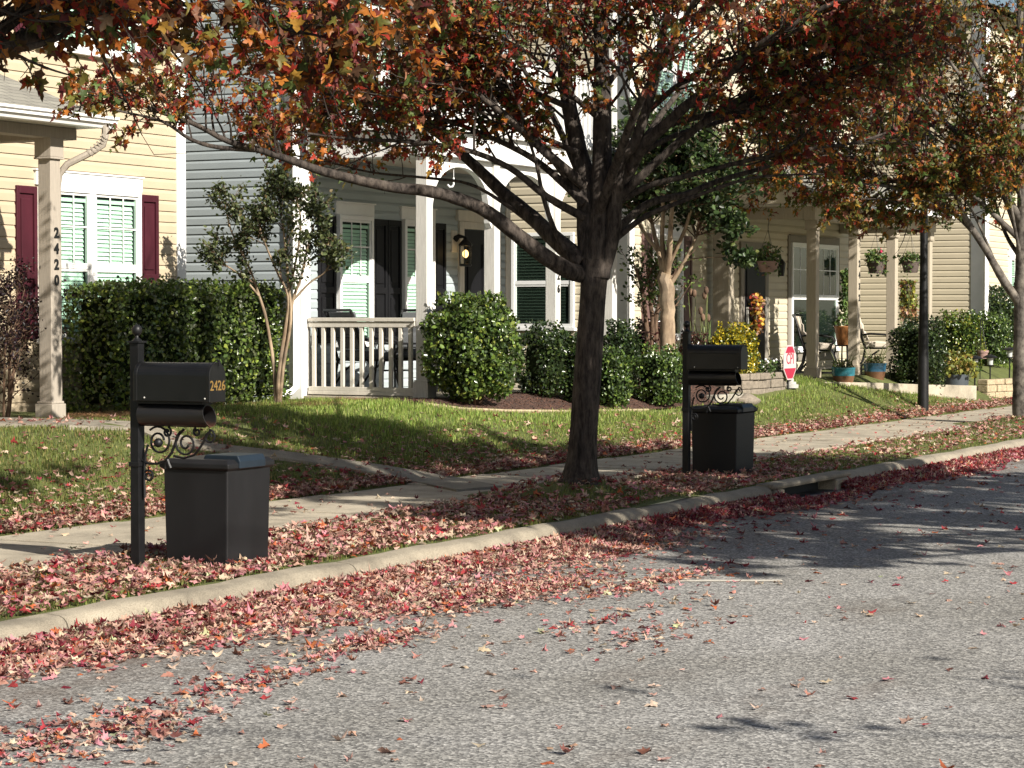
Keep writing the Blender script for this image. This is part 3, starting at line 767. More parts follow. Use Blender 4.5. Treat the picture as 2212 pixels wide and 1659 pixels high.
def cream_house():
    t = empty('house', (36, 14.6, 0.6), 'cream sided house with taupe porch posts, hanging baskets and potted plants', 'house')
    u0, u1, v0 = 31.5, 41.8, 14.6
    m = MB(); m.box(u0 + 0.02, u1, v0 + 0.02, 25, 0.3, 8); siding(m, (u0, 25), (u0, v0), 0.7, 7.9, (-1, 0), 0.127); siding(m, (u0, v0), (u1, v0), 0.7, 7.9, (0, -1), 0.127)
    m.build('wall', 'cream_siding', t)
    m = MB(); m.box(u0 - 0.03, u0 + 0.22, v0 - 0.12, v0 + 0.06, 0.7, 7.9); m.build('corner_board', 'white_trim', t, bev=0.004)
    m = MB(); m.box(u1 - 0.1, u1 + 0.02, v0 - 0.03, v0 + 0.1, 0.7, 7.9); m.build('corner_board', 'off_white_trim', t, bev=0.004)
    m = MB(); m.add([(31, 14, 7.9), (42.3, 14, 7.9), (42.3, 19.8, 10.3), (31, 19.8, 10.3), (42.3, 25.4, 7.9), (31, 25.4, 7.9)], [(0, 1, 2, 3), (3, 2, 4, 5), (0, 3, 5), (1, 4, 2)])
    m.build('roof', 'shingle', t)
    s = SIDE(u0 - 0.005, 0); f = FRONT(0, v0 - 0.005)
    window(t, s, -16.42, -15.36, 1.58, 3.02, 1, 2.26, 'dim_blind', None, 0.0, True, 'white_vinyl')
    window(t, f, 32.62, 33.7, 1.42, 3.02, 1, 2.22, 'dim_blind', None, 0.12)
    shutter(t, f, 33.74, 34.12, 1.42, 3.02, 'brown_shutter'); shutter(t, f, 32.2, 32.58, 1.42, 3.02, 'brown_shutter')
    window(t, f, 32.6, 34.2, 4.8, 6.4, 2); window(t, f, 36.5, 38.1, 4.8, 6.4, 2); window(t, f, 39.2, 40.8, 4.8, 6.4, 2)
    window(t, f, 38.55, 40.95, 1.15, 3.05, 2, 2.1, None, (3, 2), 0.12, True, 'white_vinyl', 'brown_post')
    m = MB(); m.lbox(f, 38.42, 38.54, 0, 0.04, 0.95, 3.17); m.lbox(f, 40.96, 41.08, 0, 0.04, 0.95, 3.17); m.lbox(f, 38.541, 40.959, 0, 0.04, 0.95, 1.095)
    m.build('window_casing', 'brown_post', t, bev=0.004)
    m = MB(); m.lbox(f, 36.32, 37.26, 0.012, 0.05, 0.76, 2.86)
    for p, q, r_, s_ in ((36.4, 37.18, 0.9, 1.5), (36.4, 37.18, 1.6, 2.7)): m.lbox(f, p, q, 0.049, 0.062, r_, s_)
    d = m.build('door', 'dark_door', t, bev=0.004)
    m = MB(); m.lbox(f, 36.36, 36.39, 0.062, 0.10, 1.6, 1.9); m.build('door_handle', 'ornament_stone', d)
    m = MB(); m.lbox(f, 36.16, 36.31, 0, 0.055, 0.76, 3.0); m.lbox(f, 37.27, 37.42, 0, 0.055, 0.76, 3.0); m.lbox(f, 36.311, 37.269, 0, 0.055, 2.87, 3.0)
    m.build('door_frame', 'brown_post', t, bev=0.004)
    # porch
    m = MB(); m.box(34.45, 42.0, 12.62, v0 - 0.02, 0.3, 0.74); m.build('porch_floor', 'concrete', t, bev=0.01)
    us = [35.0, 37.0, 39.0, 41.0]
    for i, u in enumerate(us):
        p = post(t, u, 12.8, 0.16, 0.75, 3.28, 'beige_post', 0.16, 0.14)
        if i == 1:
            for k, ch in enumerate('2432'): text_mesh('house_number', ch, 0.15, (u + 0.1, 12.796, 2.62 - k * 0.19), (1, 0, 0), (0, 0, 1), 'number_black', p, 0.004, 1.0, 0.035)
    m = MB(); m.box(34.72, 34.96, v0 - 0.42, v0 - 0.14, 0.75, 3.3); m.build('pilaster', 'beige_post', t, bev=0.006)
    m = MB(); m.box(34.9, 41.3, 12.78, 12.98, 3.282, 3.5); m.box(34.9, 35.1, 12.982, v0 - 0.43, 3.302, 3.5); m.box(41.1, 41.3, 12.982, v0 - 0.03, 3.282, 3.5)
    m.build('porch_beam', 'beige_post', t, bev=0.005)
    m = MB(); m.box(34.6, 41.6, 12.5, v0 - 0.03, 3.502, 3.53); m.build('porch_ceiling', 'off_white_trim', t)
    m = MB(); m.add([(34.4, 12.4, 3.6), (41.8, 12.4, 3.6), (41.8, v0, 4.5), (34.4, v0, 4.5), (34.4, 12.4, 3.54), (41.8, 12.4, 3.54), (41.8, v0, 4.44), (34.4, v0, 4.44)],
                    [(0, 1, 2, 3), (4, 7, 6, 5), (0, 4, 5, 1), (1, 5, 6, 2), (0, 3, 7, 4)])
    m.build('porch_roof', 'shingle', t)
    m = MB(); m.add([(34.5, 12.5, 3.53), (34.5, v0, 3.53), (34.5, v0, 4.44), (34.5, 12.5, 3.57)], [(0, 3, 2, 1)]); m.build('porch_gable', 'cream_siding', t)
    m = MB(); m.box(34.4, 41.8, 12.3, 12.4, 3.5, 3.6); m.build('gutter', 'white_trim', t, bev=0.01)
    m = MB(); m.tube([(31.42, 14.4, 7.6), (31.42, 14.4, 1.0), (31.36, 14.3, 0.85)], 0.045, 4); m.build('downspout', 'white_trim', t)
    m = MB(); m.tube([(37.75, v0 - 0.02, 2.78), (37.75, v0 - 0.14, 2.81), (37.75, v0 - 0.16, 2.71)], 0.018, 6); m.lathe((37.75, v0 - 0.16, 2.44), [(0.05, 0), (0.075, 0.2), (0.08, 0.22), (0.02, 0.3)], 6)
    m.build('wall_lamp', 'black_metal', t)
cream_house()

def end_house():
    t = empty('house', (50, 13.2, 0.6), 'pale sided house beyond the dark shrubs at the right edge', 'house')
    u0, u1, v0 = 45.6, 57, 13.3
    m = MB(); m.box(u0 + 0.02, u1, v0 + 0.02, 25, 0.2, 8); siding(m, (u0, 25), (u0, v0), 0.6, 7.9, (-1, 0), 0.122); siding(m, (u0, v0), (u1, v0), 0.6, 7.9, (0, -1), 0.122)
    m.build('wall', 'ivory_siding', t)
    m = MB(); m.box(u0 - 0.03, u0 + 0.3, v0 - 0.2, v0 + 0.08, 0.6, 7.9); m.build('corner_board', 'white_trim', t, bev=0.004)
    m = MB(); m.add([(45.1, 12.8, 7.9), (57.5, 12.8, 7.9), (57.5, 19, 10.3), (45.1, 19, 10.3), (57.5, 25.4, 7.9), (45.1, 25.4, 7.9)], [(0, 1, 2, 3), (3, 2, 4, 5), (0, 3, 5), (1, 4, 2)])
    m.build('roof', 'shingle', t)
    f = FRONT(0, v0 - 0.005)
    window(t, f, 48.0, 50.0, 1.3, 3.0, 2); window(t, f, 48.0, 50.0, 4.7, 6.3, 2); window(t, f, 52.5, 54.5, 4.7, 6.3, 2); window(t, f, 52.5, 54.5, 1.3, 3.0, 2)
    m = MB(); m.tube([(45.5, 13.05, 7.6), (45.5, 13.05, 0.9)], 0.05, 4); m.build('downspout', 'white_trim', t)
end_house()

# ------------------------------------------------------------------ trees
def poly_at(pts, rad, t):
    n = len(pts) - 1; x = min(max(t, 0), 0.9999) * n; i = int(x); f = x - i
    return pts[i] * (1 - f) + pts[i + 1] * f, rad[i] * (1 - f) + rad[i + 1] * f, norm(pts[i + 1] - pts[i])

def smooth_line(pts, k=3):
    """Catmull-Rom through the points"""
    pts = [np.array(p, float) for p in pts]; P_ = [2 * pts[0] - pts[1]] + pts + [2 * pts[-1] - pts[-2]]; out = []
    for i in range(1, len(P_) - 2):
        a, b, c, d = P_[i - 1:i + 3]
        for j in range(k):
            t = j / k
            out.append(0.5 * ((2 * b) + (c - a) * t + (2 * a - 5 * b + 4 * c - d) * t * t + (3 * b - a - 3 * c + d) * t ** 3))
    out.append(pts[-1]); return out

class Tree:
    def __init__(s, rng): s.rng = rng; s.wood = MB(); s.twig = MB(); s.lp = []; s.ld = []
    def limb(s, pts, r0, r1, sides=10, k=4, wob=0.02):
        L = smooth_line(pts, k); n = len(L)
        rad = [r0 + (r1 - r0) * (i / (n - 1)) ** 0.8 for i in range(n)]
        rad = [r * (1 + s.rng.normal(0, 0.025)) for r in rad]
        L = [p + s.rng.normal(0, wob * r1, 3) for p in L]
        s.wood.tube(L, rad, sides); return L, rad
    def spray(s, L, rad, nsec, len0=1.1, t0=0.15, up=0.35, ntw=5, lpt=5, droop=0.0, keep=None, skip=0.7):
        rg = s.rng
        for _ in range(nsec):
            t = t0 + (1 - t0) * rg.random() ** 0.8
            p, r, d = poly_at(L, rad, t)
            q = norm(rg.normal(0, 1, 3)); q = norm(q - d * q.dot(d))
            dr = norm(d * rg.uniform(0.3, 0.9) + q * 0.9 + np.array([0, 0, up]))
            ln = len0 * rg.uniform(0.45, 1.15) * (1.15 - 0.5 * t)
            pts = [p]; m = 5; cur = dr
            for i in range(m):
                cur = norm(cur + rg.normal(0, 0.16, 3) + np.array([0, 0, 0.06 - droop * 0.2])); pts.append(pts[-1] + cur * ln / m)
            rs = min(0.55 * r, 0.006 + 0.007 * ln)
            rr = [rs * (1 - 0.72 * i / m) for i in range(m + 1)]
            if keep is not None and not keep(pts[-1]):
                if rg.random() < skip: continue
            s.twig.tube(pts, rr, 5, False)
            for _k in range(ntw):
                tt = rg.uniform(0.25, 1.0); p2, r2, d2 = poly_at(pts, rr, tt)
                q2 = norm(rg.normal(0, 1, 3)); dd = norm(d2 * 0.7 + q2 * 0.7 + np.array([0, 0, 0.25]))
                l2 = ln * rg.uniform(0.18, 0.42); p3 = [p2, p2 + dd * l2 * 0.5, p2 + norm(dd + rg.normal(0, 0.25, 3)) * l2]
                s.twig.tube(p3, [min(r2 * 0.7, 0.004), 0.003, 0.0018], 3, False)
                for _l in range(lpt):
                    f = rg.uniform(0.35, 1.1); x = p2 + (p3[2] - p2) * f + rg.normal(0, 0.035, 3)
                    if keep is None or keep(x): s.lp.append(x); s.ld.append(norm(dd * 0.5 + rg.normal(0, 0.55, 3) + np.array([0, 0, -0.55])))
    def finish(s, root, bark, twigmat, colour, size, crown='crown', leaf='maple_leaf', kind='maple', trunk='trunk', skip_wood=False):
        s.wood.build(trunk, bark, root, True)
        if s.twig.v: s.twig.build('twigs_mass' if False else 'branchwork', twigmat, root, True)
        if not s.lp: return
        pos = np.array(s.lp); n = len(pos); dr = np.array(s.ld); nr = s.rng.normal(0, 1, (n, 3)) + np.array([0.0, -0.15, 0.5])
        sz = s.rng.uniform(size[0], size[1], n); col = colour(pos, n)
        if kind == 'maple': maple_leaves(crown, pos, dr, nr, sz, col, leaf, root, 0.7, (0.5, 1.0))
        else: oval_leaves(crown, pos, dr, nr, sz, col, leaf, root)

AUT = [(0.38, 0.05, 0.03), (0.44, 0.15, 0.03), (0.15, 0.034, 0.03), (0.17, 0.145, 0.035), (0.10, 0.145, 0.04), (0.42, 0.22, 0.04), (0.36, 0.16, 0.10), (0.09, 0.05, 0.025)]
SUNV = (1.566, 0.564)                      # how far (Y, X) a shadow travels per metre of drop
def shade_at(x, zg): h = x[2] - zg; return x[0] + SUNV[1] * h, x[1] + SUNV[0] * h
def inside(p, poly):
    c = False; n = len(poly)
    for i in range(n):
        (x1, y1), (x2, y2) = poly[i], poly[(i + 1) % n]
        if (y1 > p[1]) != (y2 > p[1]) and p[0] < (x2 - x1) * (p[1] - y1) / (y2 - y1) + x1: c = not c
    return c
SHADE_A = [(14.4, 5.5), (15.8, 8), (16.3, 10.2), (15.3, 11.5), (10, 12.0), (8, 13.9), (17, 13.9), (19.7, 13.2), (22.4, 12.35), (25.7, 11.2), (27.2, 9.6), (26.3, 8.0), (26.8, 6.6), (22, 4.1), (17, 4.4)]  # ground outline of the wanted shade, crown leaves are trimmed to it

def maple_main():
    rg = np.random.default_rng(5); T = Tree(rg); Z0 = 20.5
    base = np.array([18.5, 8.95, 0.20])
    root = empty('maple_tree', base, 'large red and orange maple in the mound beside the kerb, its whole trunk in view', 'tree', 'street maples along the kerb')
    def px(l, z0=0.0, z1=0.0): n = len(l); return [P(x, y, Z0 + z0 + (z1 - z0) * i / (n - 1)) for i, (x, y) in enumerate(l)]
    # trunk with a root flare
    tr = px([(1254, 1062), (1256, 1020), (1260, 960), (1265, 880), (1271, 780), (1276, 690), (1281, 620), (1285, 560)])
    L = smooth_line(tr, 4); n = len(L)
    rad = []
    for i, p in enumerate(L):
        h = p[2] - 0.25; rad.append(0.112 + 0.085 * math.exp(-max(h, 0) / 0.13) + 0.014 * (1 - min(h, 2) / 2) + (0.03 * max(0, h - 1.75) / 0.4))
    nn = 22; b0 = len(T.wood.v); T.wood.tube(L, rad, nn)
    for i in range(n):                                  # flutes and lumps
        for k in range(nn):
            j = b0 + i * nn + k; w = 2 * math.pi * k / nn; p = np.array(T.wood.v[j]); c = L[i]
            T.wood.v[j] = tuple(c + (p - c) * (1 + 0.05 * math.sin(3 * w + i * 0.13) + 0.03 * math.sin(7 * w + i * 0.4) + 0.14 * math.exp(-i / 3.0) * math.sin(5 * w + 1)))
    def keep(x):
        if not x[2] > 3.06 + 0.16 * math.sin(x[0] * 3.1 + x[1] * 2.0) + 0.1 * max(0, 1.4 - abs(x[0] - 18.5)): return False
        if x[2] > 5.7 + 0.3 * math.sin(x[0] * 2): return False  # crown top cut off to let sun onto the houses
        hz = x[2] - (14.45 - x[1]) / SUNV[0]; hu = x[0] + SUNV[1] / SUNV[0] * (14.45 - x[1])
        if 0.7 < hz < 2.2 and 20.2 < hu < 25 and rg.random() > 0.35: return False  # fewer leaves where their shadow would darken the hedge
        su, sv = shade_at(x, 0.6)
        if 20.3 < su < 28 and 13.35 - 0.37 * (su - 19.7) + 0.1 < sv < 14.4: return rg.random() < (0.06 if su < 23 else 0.3)      # leaves thinned so sun reaches the lawn
        return True
    D = []
    def add(l, r0, r1, z1, nsec, z0=0.0, sides=10, **kw):
        a = T.limb(px(l, z0, z1), r0, r1, sides); D.append((a, nsec, kw)); return a
    # leaders
    add([(1282, 600), (1272, 500), (1266, 400), (1246, 310), (1228, 220), (1214, 110), (1204, 0), (1190, -160), (1180, -330)], 0.125, 0.03, 0.5, 30, len0=1.5, t0=0.35)
    add([(1288, 600), (1297, 460), (1301, 320), (1300, 160), (1296, 0), (1290, -180), (1300, -360)], 0.125, 0.035, 0.1, 34, len0=1.5, t0=0.35)
    add([(1296, 600), (1322, 510), (1330, 420), (1338, 350), (1370, 310), (1392, 250), (1410, 190), (1428, 100), (1444, 10), (1470, -140)], 0.082, 0.022, -0.5, 26, len0=1.3, t0=0.4)
    # left limbs
    add([(1262, 592), (1232, 586), (1180, 556), (1118, 508), (1050, 456), (985, 428), (920, 412), (850, 405), (760, 386), (690, 368), (640, 350), (560, 324), (490, 304), (420, 268), (330, 236), (240, 196)], 0.085, 0.012, -1.6, 22, len0=1.0, t0=0.66, up=0.5)
    add([(560, 324), (470, 318), (410, 300), (350, 262), (250, 238)], 0.024, 0.008, -1.9, 7, z0=-1.1, len0=0.7)
    add([(1262, 570), (1200, 518), (1150, 470), (1090, 420), (1030, 362), (960, 300), (900, 258), (820, 200), (740, 150)], 0.092, 0.02, 1.3, 22, len0=1.2, t0=0.5)
    add([(1262, 470), (1180, 424), (1100, 362), (1000, 322), (880, 306), (760, 300), (620, 282)], 0.04, 0.009, -0.6, 20, len0=1.0, t0=0.35, up=0.5)
    add([(1262, 440), (1190, 372), (1130, 330), (1020, 280), (900, 240), (760, 215), (600, 180)], 0.04, 0.01, 0.5, 24, len0=1.1, t0=0.3, up=0.4)
    add([(1262, 400), (1180, 330), (1080, 240), (960, 150), (840, 60), (740, -20)], 0.05, 0.012, -1.0, 26, len0=1.2, t0=0.3)
    add([(1220, 540), (1195, 490), (1172, 420), (1160, 360), (1140, 300), (1100, 240)], 0.03, 0.008, -0.3, 8, len0=0.7, t0=0.5)
    add([(1170, 500), (1090, 440), (1015, 398), (930, 385), (800, 372), (690, 345), (600, 330)], 0.022, 0.006, 0.8, 10, z0=0.3, len0=0.7, t0=0.5, up=0.6)
    # bough layers in front of and between the leaders
    add([(1225, 230), (1150, 200), (1060, 190), (960, 170), (860, 180)], 0.03, 0.008, -0.7, 30, len0=0.9, t0=0.15)
    add([(1300, 260), (1240, 210), (1160, 130), (1080, 80), (980, 40)], 0.03, 0.008, -1.0, 34, len0=1.0, t0=0.1)
    add([(1300, 200), (1350, 140), (1430, 110), (1530, 60), (1640, 20)], 0.03, 0.008, 0.8, 34, len0=1.0, t0=0.1)
    add([(1300, 120), (1330, 60), (1380, 10), (1420, -60)], 0.025, 0.008, -0.8, 30, len0=1.0, t0=0.0)
    add([(1218, 130), (1170, 60), (1120, 0), (1060, -60)], 0.025, 0.008, 0.7, 30, len0=1.1, t0=0.0)
    add([(1400, 240), (1470, 180), (1560, 130), (1680, 110), (1800, 90)], 0.03, 0.008, -0.9, 40, len0=1.0, t0=0.1)
    add([(1250, 330), (1150, 290), (1040, 262), (920, 262), (800, 250), (690, 240)], 0.03, 0.008, 1.4, 40, len0=0.9, t0=0.2, up=0.1)
    add([(1440, 270), (1560, 240), (1700, 200), (1840, 150), (1980, 110)], 0.03, 0.008, -1.2, 44, len0=1.0, t0=0.1)
    # right limbs
    add([(1345, 395), (1385, 318), (1440, 268), (1490, 222), (1560, 172), (1620, 112), (1680, 72), (1780, 16), (1900, -30)], 0.07, 0.016, -1.4, 30, len0=1.2, t0=0.3)
    add([(1328, 500), (1400, 440), (1480, 420), (1560, 388), (1650, 362), (1750, 322), (1850, 308), (1960, 270)], 0.04, 0.01, 1.0, 16, len0=1.0, t0=0.5, up=0.6)
    add([(1325, 520), (1390, 470), (1460, 440), (1540, 410), (1620, 385), (1700, 378), (1780, 376)], 0.03, 0.007, -0.6, 6, len0=0.6, t0=0.7, up=0.8)
    add([(1330, 440), (1400, 402), (1500, 376), (1600, 350), (1680, 330), (1760, 272)], 0.035, 0.01, -0.6, 14, len0=0.9, t0=0.45, up=0.6)
    add([(1340, 360), (1440, 300), (1560, 262), (1700, 220), (1850, 180)], 0.035, 0.009, 0.6, 22, len0=1.1, t0=0.3)
    # limbs that run towards the street and towards the house
    for (du, dv, dz, r0, ns) in ((0.5, -2.6, 1.7, 0.05, 20), (-1.6, -1.8, 1.9, 0.05, 20), (1.6, 2.0, 2.1, 0.04, 12), (-0.6, 2.2, 2.3, 0.04, 12), (2.4, -0.8, 2.3, 0.04, 16)):
        b = P(1290, 470, Z0); e = b + np.array([du, dv, dz])
        a = T.limb([b, b + (e - b) * 0.35 + np.array([0, 0, 0.2]), b + (e - b) * 0.7 + np.array([0, 0, 0.12]), e], r0, 0.01); D.append((a, ns, dict(len0=1.1, t0=0.3)))
    for (a, ns, kw) in D: T.spray(a[0], a[1], int(ns * (1.25 if a[0][-1][0] < 19.5 else 0.85)), keep=keep, lpt=8, skip=0.85, **kw)
    def colour(pos, n):
        c = pick(AUT, [2.6, 2.2, 2.2, 2.8, 2.2, 0.7, 1.2, 1.2], n, 0.3)
        east = pos[:, 0] + 0.2 * (pos[:, 1] - 9) > 19.8
        alt = pick(AUT, [1.4, 1.0, 2.4, 3.0, 2.2, 0.5, 0.9, 1.6], n, 0.3); c[east] = alt[east]; return c
    T.finish(root, 'maple_bark', 'maple_bark', colour, (0.045, 0.092))
    print('main maple leaves', len(T.lp))

def maple_right():
    rg = np.random.default_rng(15); T = Tree(rg); Z0 = 34.0
    base = np.array([33.6, 9.1, 0.2])
    root = empty('maple_tree', base, 'olive and orange maple at the right edge with a pale mottled limb', 'tree', 'street maples along the kerb')
    def px(l, z0=0.0, z1=0.0): n = len(l); return [P(x, y, Z0 + z0 + (z1 - z0) * i / (n - 1)) for i, (x, y) in enumerate(l)]
    T.limb(px([(2206, 925), (2205, 880), (2205, 800), (2206, 720), (2206, 650), (2208, 560)]), 0.135, 0.10, 14)
    keep = lambda x: x[2] > 2.8 + 0.25 * min(1, max(0, x[0] - 33.3)) + 0.22 * math.sin(x[0] * 2.3 + x[1])
    D = []
    def add(l, r0, r1, z1, nsec, z0=0.0, sides=10, **kw):
        a = T.limb(px(l, z0, z1), r0, r1, sides); D.append((a, nsec, kw)); return a
    add([(2150, 570), (2130, 520), (2090, 440), (2040, 400), (1990, 390)], 0.025, 0.006, -0.9, 40, len0=0.7, t0=0.35, up=0.1)
    add([(2206, 520), (2180, 450), (2150, 410), (2110, 390), (2060, 370)], 0.03, 0.008, 1.2, 36, len0=0.9, t0=0.3, up=0.1)
    add([(2206, 450), (2200, 400), (2190, 360), (2150, 330)], 0.03, 0.008, -1.3, 30, len0=0.9, t0=0.3, up=0.1)
    add([(2206, 660), (2168, 606), (2130, 540), (2085, 470), (2055, 400), (2010, 350), (1950, 305), (1880, 250)], 0.075, 0.02, -1.0, 30, len0=1.4, t0=0.4)
    add([(2207, 600), (2209, 450), (2207, 300), (2205, 150), (2203, 0), (2200, -150)], 0.10, 0.04, 0.0, 30, len0=1.7, t0=0.25)
    add([(2206, 480), (2150, 380), (2080, 300), (1980, 210), (1880, 140), (1780, 60)], 0.06, 0.015, -0.8, 34, len0=1.5, t0=0.2)
    add([(2100, 500), (2040, 440), (1960, 400), (1860, 370), (1760, 350), (1660, 340)], 0.03, 0.01, 0.8, 34, len0=1.1, t0=0.25, z0=-0.4)
    add([(2060, 420), (1980, 420), (1900, 400), (1800, 396), (1700, 390), (1600, 370)], 0.03, 0.01, 0.3, 30, len0=0.9, t0=0.15, up=0.15, z0=-0.8)
    add([(2010, 350), (1900, 350), (1800, 330), (1700, 320), (1580, 300), (1490, 290)], 0.03, 0.01, 1.4, 34, len0=1.2, t0=0.2, z0=-0.9)
    add([(2206, 420), (2120, 300), (2000, 180), (1880, 90), (1760, 10)], 0.05, 0.012, 1.4, 34, len0=1.5, t0=0.3)
    add([(2206, 350), (2140, 200), (2060, 60), (1980, -60)], 0.05, 0.015, 0.6, 26, len0=1.5, t0=0.3)
    add([(2206, 560), (2170, 500), (2140, 400), (2120, 300)], 0.04, 0.012, 1.0, 20, len0=1.2, t0=0.3)
    add([(2085, 470), (2030, 455), (1960, 440), (1880, 430), (1800, 432)], 0.02, 0.006, -0.6, 34, len0=0.7, t0=0.1, up=-0.1, z0=-0.3, droop=0.8)
    add([(2130, 540), (2080, 480), (2010, 430), (1900, 395), (1780, 385), (1650, 392), (1540, 400)], 0.03, 0.006, 1.6, 44, len0=0.9, t0=0.3, up=0.0, z0=0.2, droop=0.5)
    add([(2060, 400), (1960, 330), (1840, 280), (1700, 250), (1560, 240)], 0.03, 0.008, 0.8, 40, len0=1.2, t0=0.1)
    add([(2120, 380), (2000, 260), (1880, 200), (1740, 140), (1600, 110)], 0.03, 0.008, 1.0, 44, len0=1.3, t0=0.1)
    add([(2150, 300), (2050, 130), (1960, 60), (1860, 10), (1720, -40)], 0.03, 0.008, -0.5, 44, len0=1.3, t0=0.1)
    add([(2206, 560), (2190, 480), (2176, 380), (2170, 280), (2160, 180)], 0.03, 0.01, -1.0, 34, len0=1.1, t0=0.3)
    for (du, dv, dz) in ((0.4, -2.6, 1.6), (2.6, -1.0, 1.6), (2.4, 1.6, 1.8), (-0.8, 2.4, 1.8)):
        b = P(2206, 520, Z0); e = b + np.array([du, dv, dz])
        a = T.limb([b, b + (e - b) * 0.35 + np.array([0, 0, 0.2]), b + (e - b) * 0.7 + np.array([0, 0, 0.1]), e], 0.05, 0.012); D.append((a, 18, dict(len0=1.3, t0=0.3)))
    for (a, ns, kw) in D: T.spray(a[0], a[1], int(ns * 1.15), keep=keep, lpt=8, **kw)
    def colour(pos, n):
        c = pick(AUT, [0.5, 1.5, 0.7, 4.6, 2.8, 1.4, 1.1, 1.0], n, 0.3); return c
    T.finish(root, 'pale_bark', 'maple_bark', colour, (0.055, 0.105))
    print('right maple leaves', len(T.lp))

def maple_left():
    rg = np.random.default_rng(25); T = Tree(rg); Z0 = 12.6
    base = np.array([9.5, 9.0, 0.15])
    root = empty('maple_tree', base, 'orange maple at the left, only a thick dark limb reaching in at the top corner', 'tree', 'street maples along the kerb')
    def px(l, z0=0.0, z1=0.0): n = len(l); return [P(x, y, Z0 + z0 + (z1 - z0) * i / (n - 1)) for i, (x, y) in enumerate(l)]
    b = base
    T.limb([b, b + np.array([0, 0, 1.0]), b + np.array([0.02, 0, 2.0]), b + np.array([0.0, 0.03, 3.2]), b + np.array([0, 0, 4.4]), b + np.array([0.1, 0, 5.6])], 0.17, 0.06, 14)
    D = []
    def add(l, r0, r1, z1, nsec, z0=0.0, sides=10, start=None, **kw):
        pts = px(l, z0, z1)
        if start is not None: pts = [b + np.array([0, 0, start])] + pts
        a = T.limb(pts, r0, r1, sides); D.append((a, nsec, kw)); return a
    add([(-160, 190), (-60, 140), (0, 108), (80, 74), (150, 44), (240, 8), (340, -30), (470, -60)], 0.085, 0.022, 0.4, 22, start=2.6, len0=0.9, t0=0.35, droop=1.2, up=0.0)
    add([(-40, 82), (0, 66), (60, 22), (120, 0), (180, 18), (230, 12), (300, -20)], 0.045, 0.014, 0.5, 8, len0=0.7, droop=0.8, up=0.1)
    add([(30, 108), (70, 100), (120, 84), (170, 56), (230, 18), (300, -14), (400, -30), (520, -10), (640, 20)], 0.022, 0.008, 0.2, 16, len0=0.8, droop=1.2, up=-0.2)
    add([(300, -20), (400, 10), (500, 30), (600, 60), (700, 80), (790, 110)], 0.018, 0.005, 0.0, 26, z0=0.3, len0=0.55, droop=1.0, up=0.0)
    add([(420, -50), (540, -30), (660, -10), (780, 20), (880, 40)], 0.018, 0.005, 0.8, 20, z0=0.6, len0=0.55, droop=1.0, up=0.0)
    add([(20, 110), (60, 130), (110, 150), (160, 165)], 0.012, 0.004, -0.1, 6, len0=0.32, droop=1.5, up=-0.3)
    for (l, n0) in (([(-120, 150), (-60, 60), (60, 10), (200, -20), (360, -50)], 26), ([(-200, 160), (-260, 100), (-330, 60), (-420, 40)], 24), ([(-220, 150), (-170, 40), (-80, -20), (20, -60), (160, -90)], 26), ([(-260, 140), (-360, 70), (-500, 30), (-640, 20)], 24)):
        add(l, 0.03, 0.008, RNG.uniform(-0.3, 0.4), n0, z0=RNG.uniform(-0.3, 0.3), len0=0.8, t0=0.1)
    keep = lambda x: x[2] > 3.1 + 0.14 * math.sin(x[0] * 5 + x[1] * 3)
    for (a, ns, kw) in D: T.spray(a[0], a[1], ns, keep=keep, ntw=4, lpt=5, **kw)
    def colour(pos, n): return pick(AUT, [1.0, 2.8, 1.8, 1.6, 0.9, 0.8, 0.3, 2.4], n, 0.25)
    T.finish(root, 'maple_bark', 'maple_bark', colour, (0.065, 0.105))
    print('left maple leaves', len(T.lp))

def maple_across(base, h0, h1, rad, nlimb, nsec, seed, label, leafy=1.0, lpt=6, poly=None, zg=0.2, tr=0.16):
    """street trees on the near side of the road: out of the frame, they cast its shadows"""
    rg = np.random.default_rng(seed); T = Tree(rg); b = np.array(base, float)
    root = empty('maple_tree', b, label, 'tree', 'street maples along the kerb')
    top = b + np.array([0.2, 0.1, h1 * 0.85])
    L, rr = T.limb([b, b + np.array([0, 0, 1.2]), b + np.array([0.05, 0, 2.4]), b + np.array([0.1, 0.1, h1 * 0.6]), top], tr if poly else 0.06, 0.03 if poly else 0.012, 12)
    D = [((L, rr), nsec, dict(len0=1.3, t0=0.55))]
    for i in range(nlimb):
        w = 2 * math.pi * i * 0.381966 * 1.0; f = (i + 0.5) / nlimb
        z = h0 * 0.75 + (h1 * 0.62 - h0 * 0.75) * f; c = b + np.array([0, 0, z])
        rl = rad * (1 - 0.45 * f); e = c + np.array([math.cos(w) * rl, math.sin(w) * rl, (h1 - h0) * 0.28 + 0.4])
        a = T.limb([c, c + (e - c) * 0.4 + np.array([0, 0, 0.12]), c + (e - c) * 0.75 + np.array([0, 0, 0.05]), e], 0.05 if poly else 0.016, 0.006, 7); D.append((a, nsec, dict(len0=1.25, t0=0.25)))
    def keep(x):
        if x[2] < h0 * 0.9 or x[1] > 0.25 * x[0]: return False
        if poly is None: return True
        s = shade_at(x, zg); w = 0.25 * math.sin(s[0] * 4.1) + 0.2 * math.sin(s[0] * 9.7 + s[1] * 5)
        return inside((s[0] + w, s[1] + 0.6 * w), poly)  # crown shaped by where its shadow lands
    for (a, ns, kw) in D: T.spray(a[0], a[1], ns, lpt=lpt, keep=keep, skip=0.96, **kw)
    if leafy <= 0: T.lp = []; T.ld = []
    T.finish(root, 'maple_bark', 'maple_bark', lambda p, n: pick(AUT, [2, 2, 2, 2, 1, 1, 1, 1], n), (0.11, 0.16))
    print('across leaves', len(T.lp))

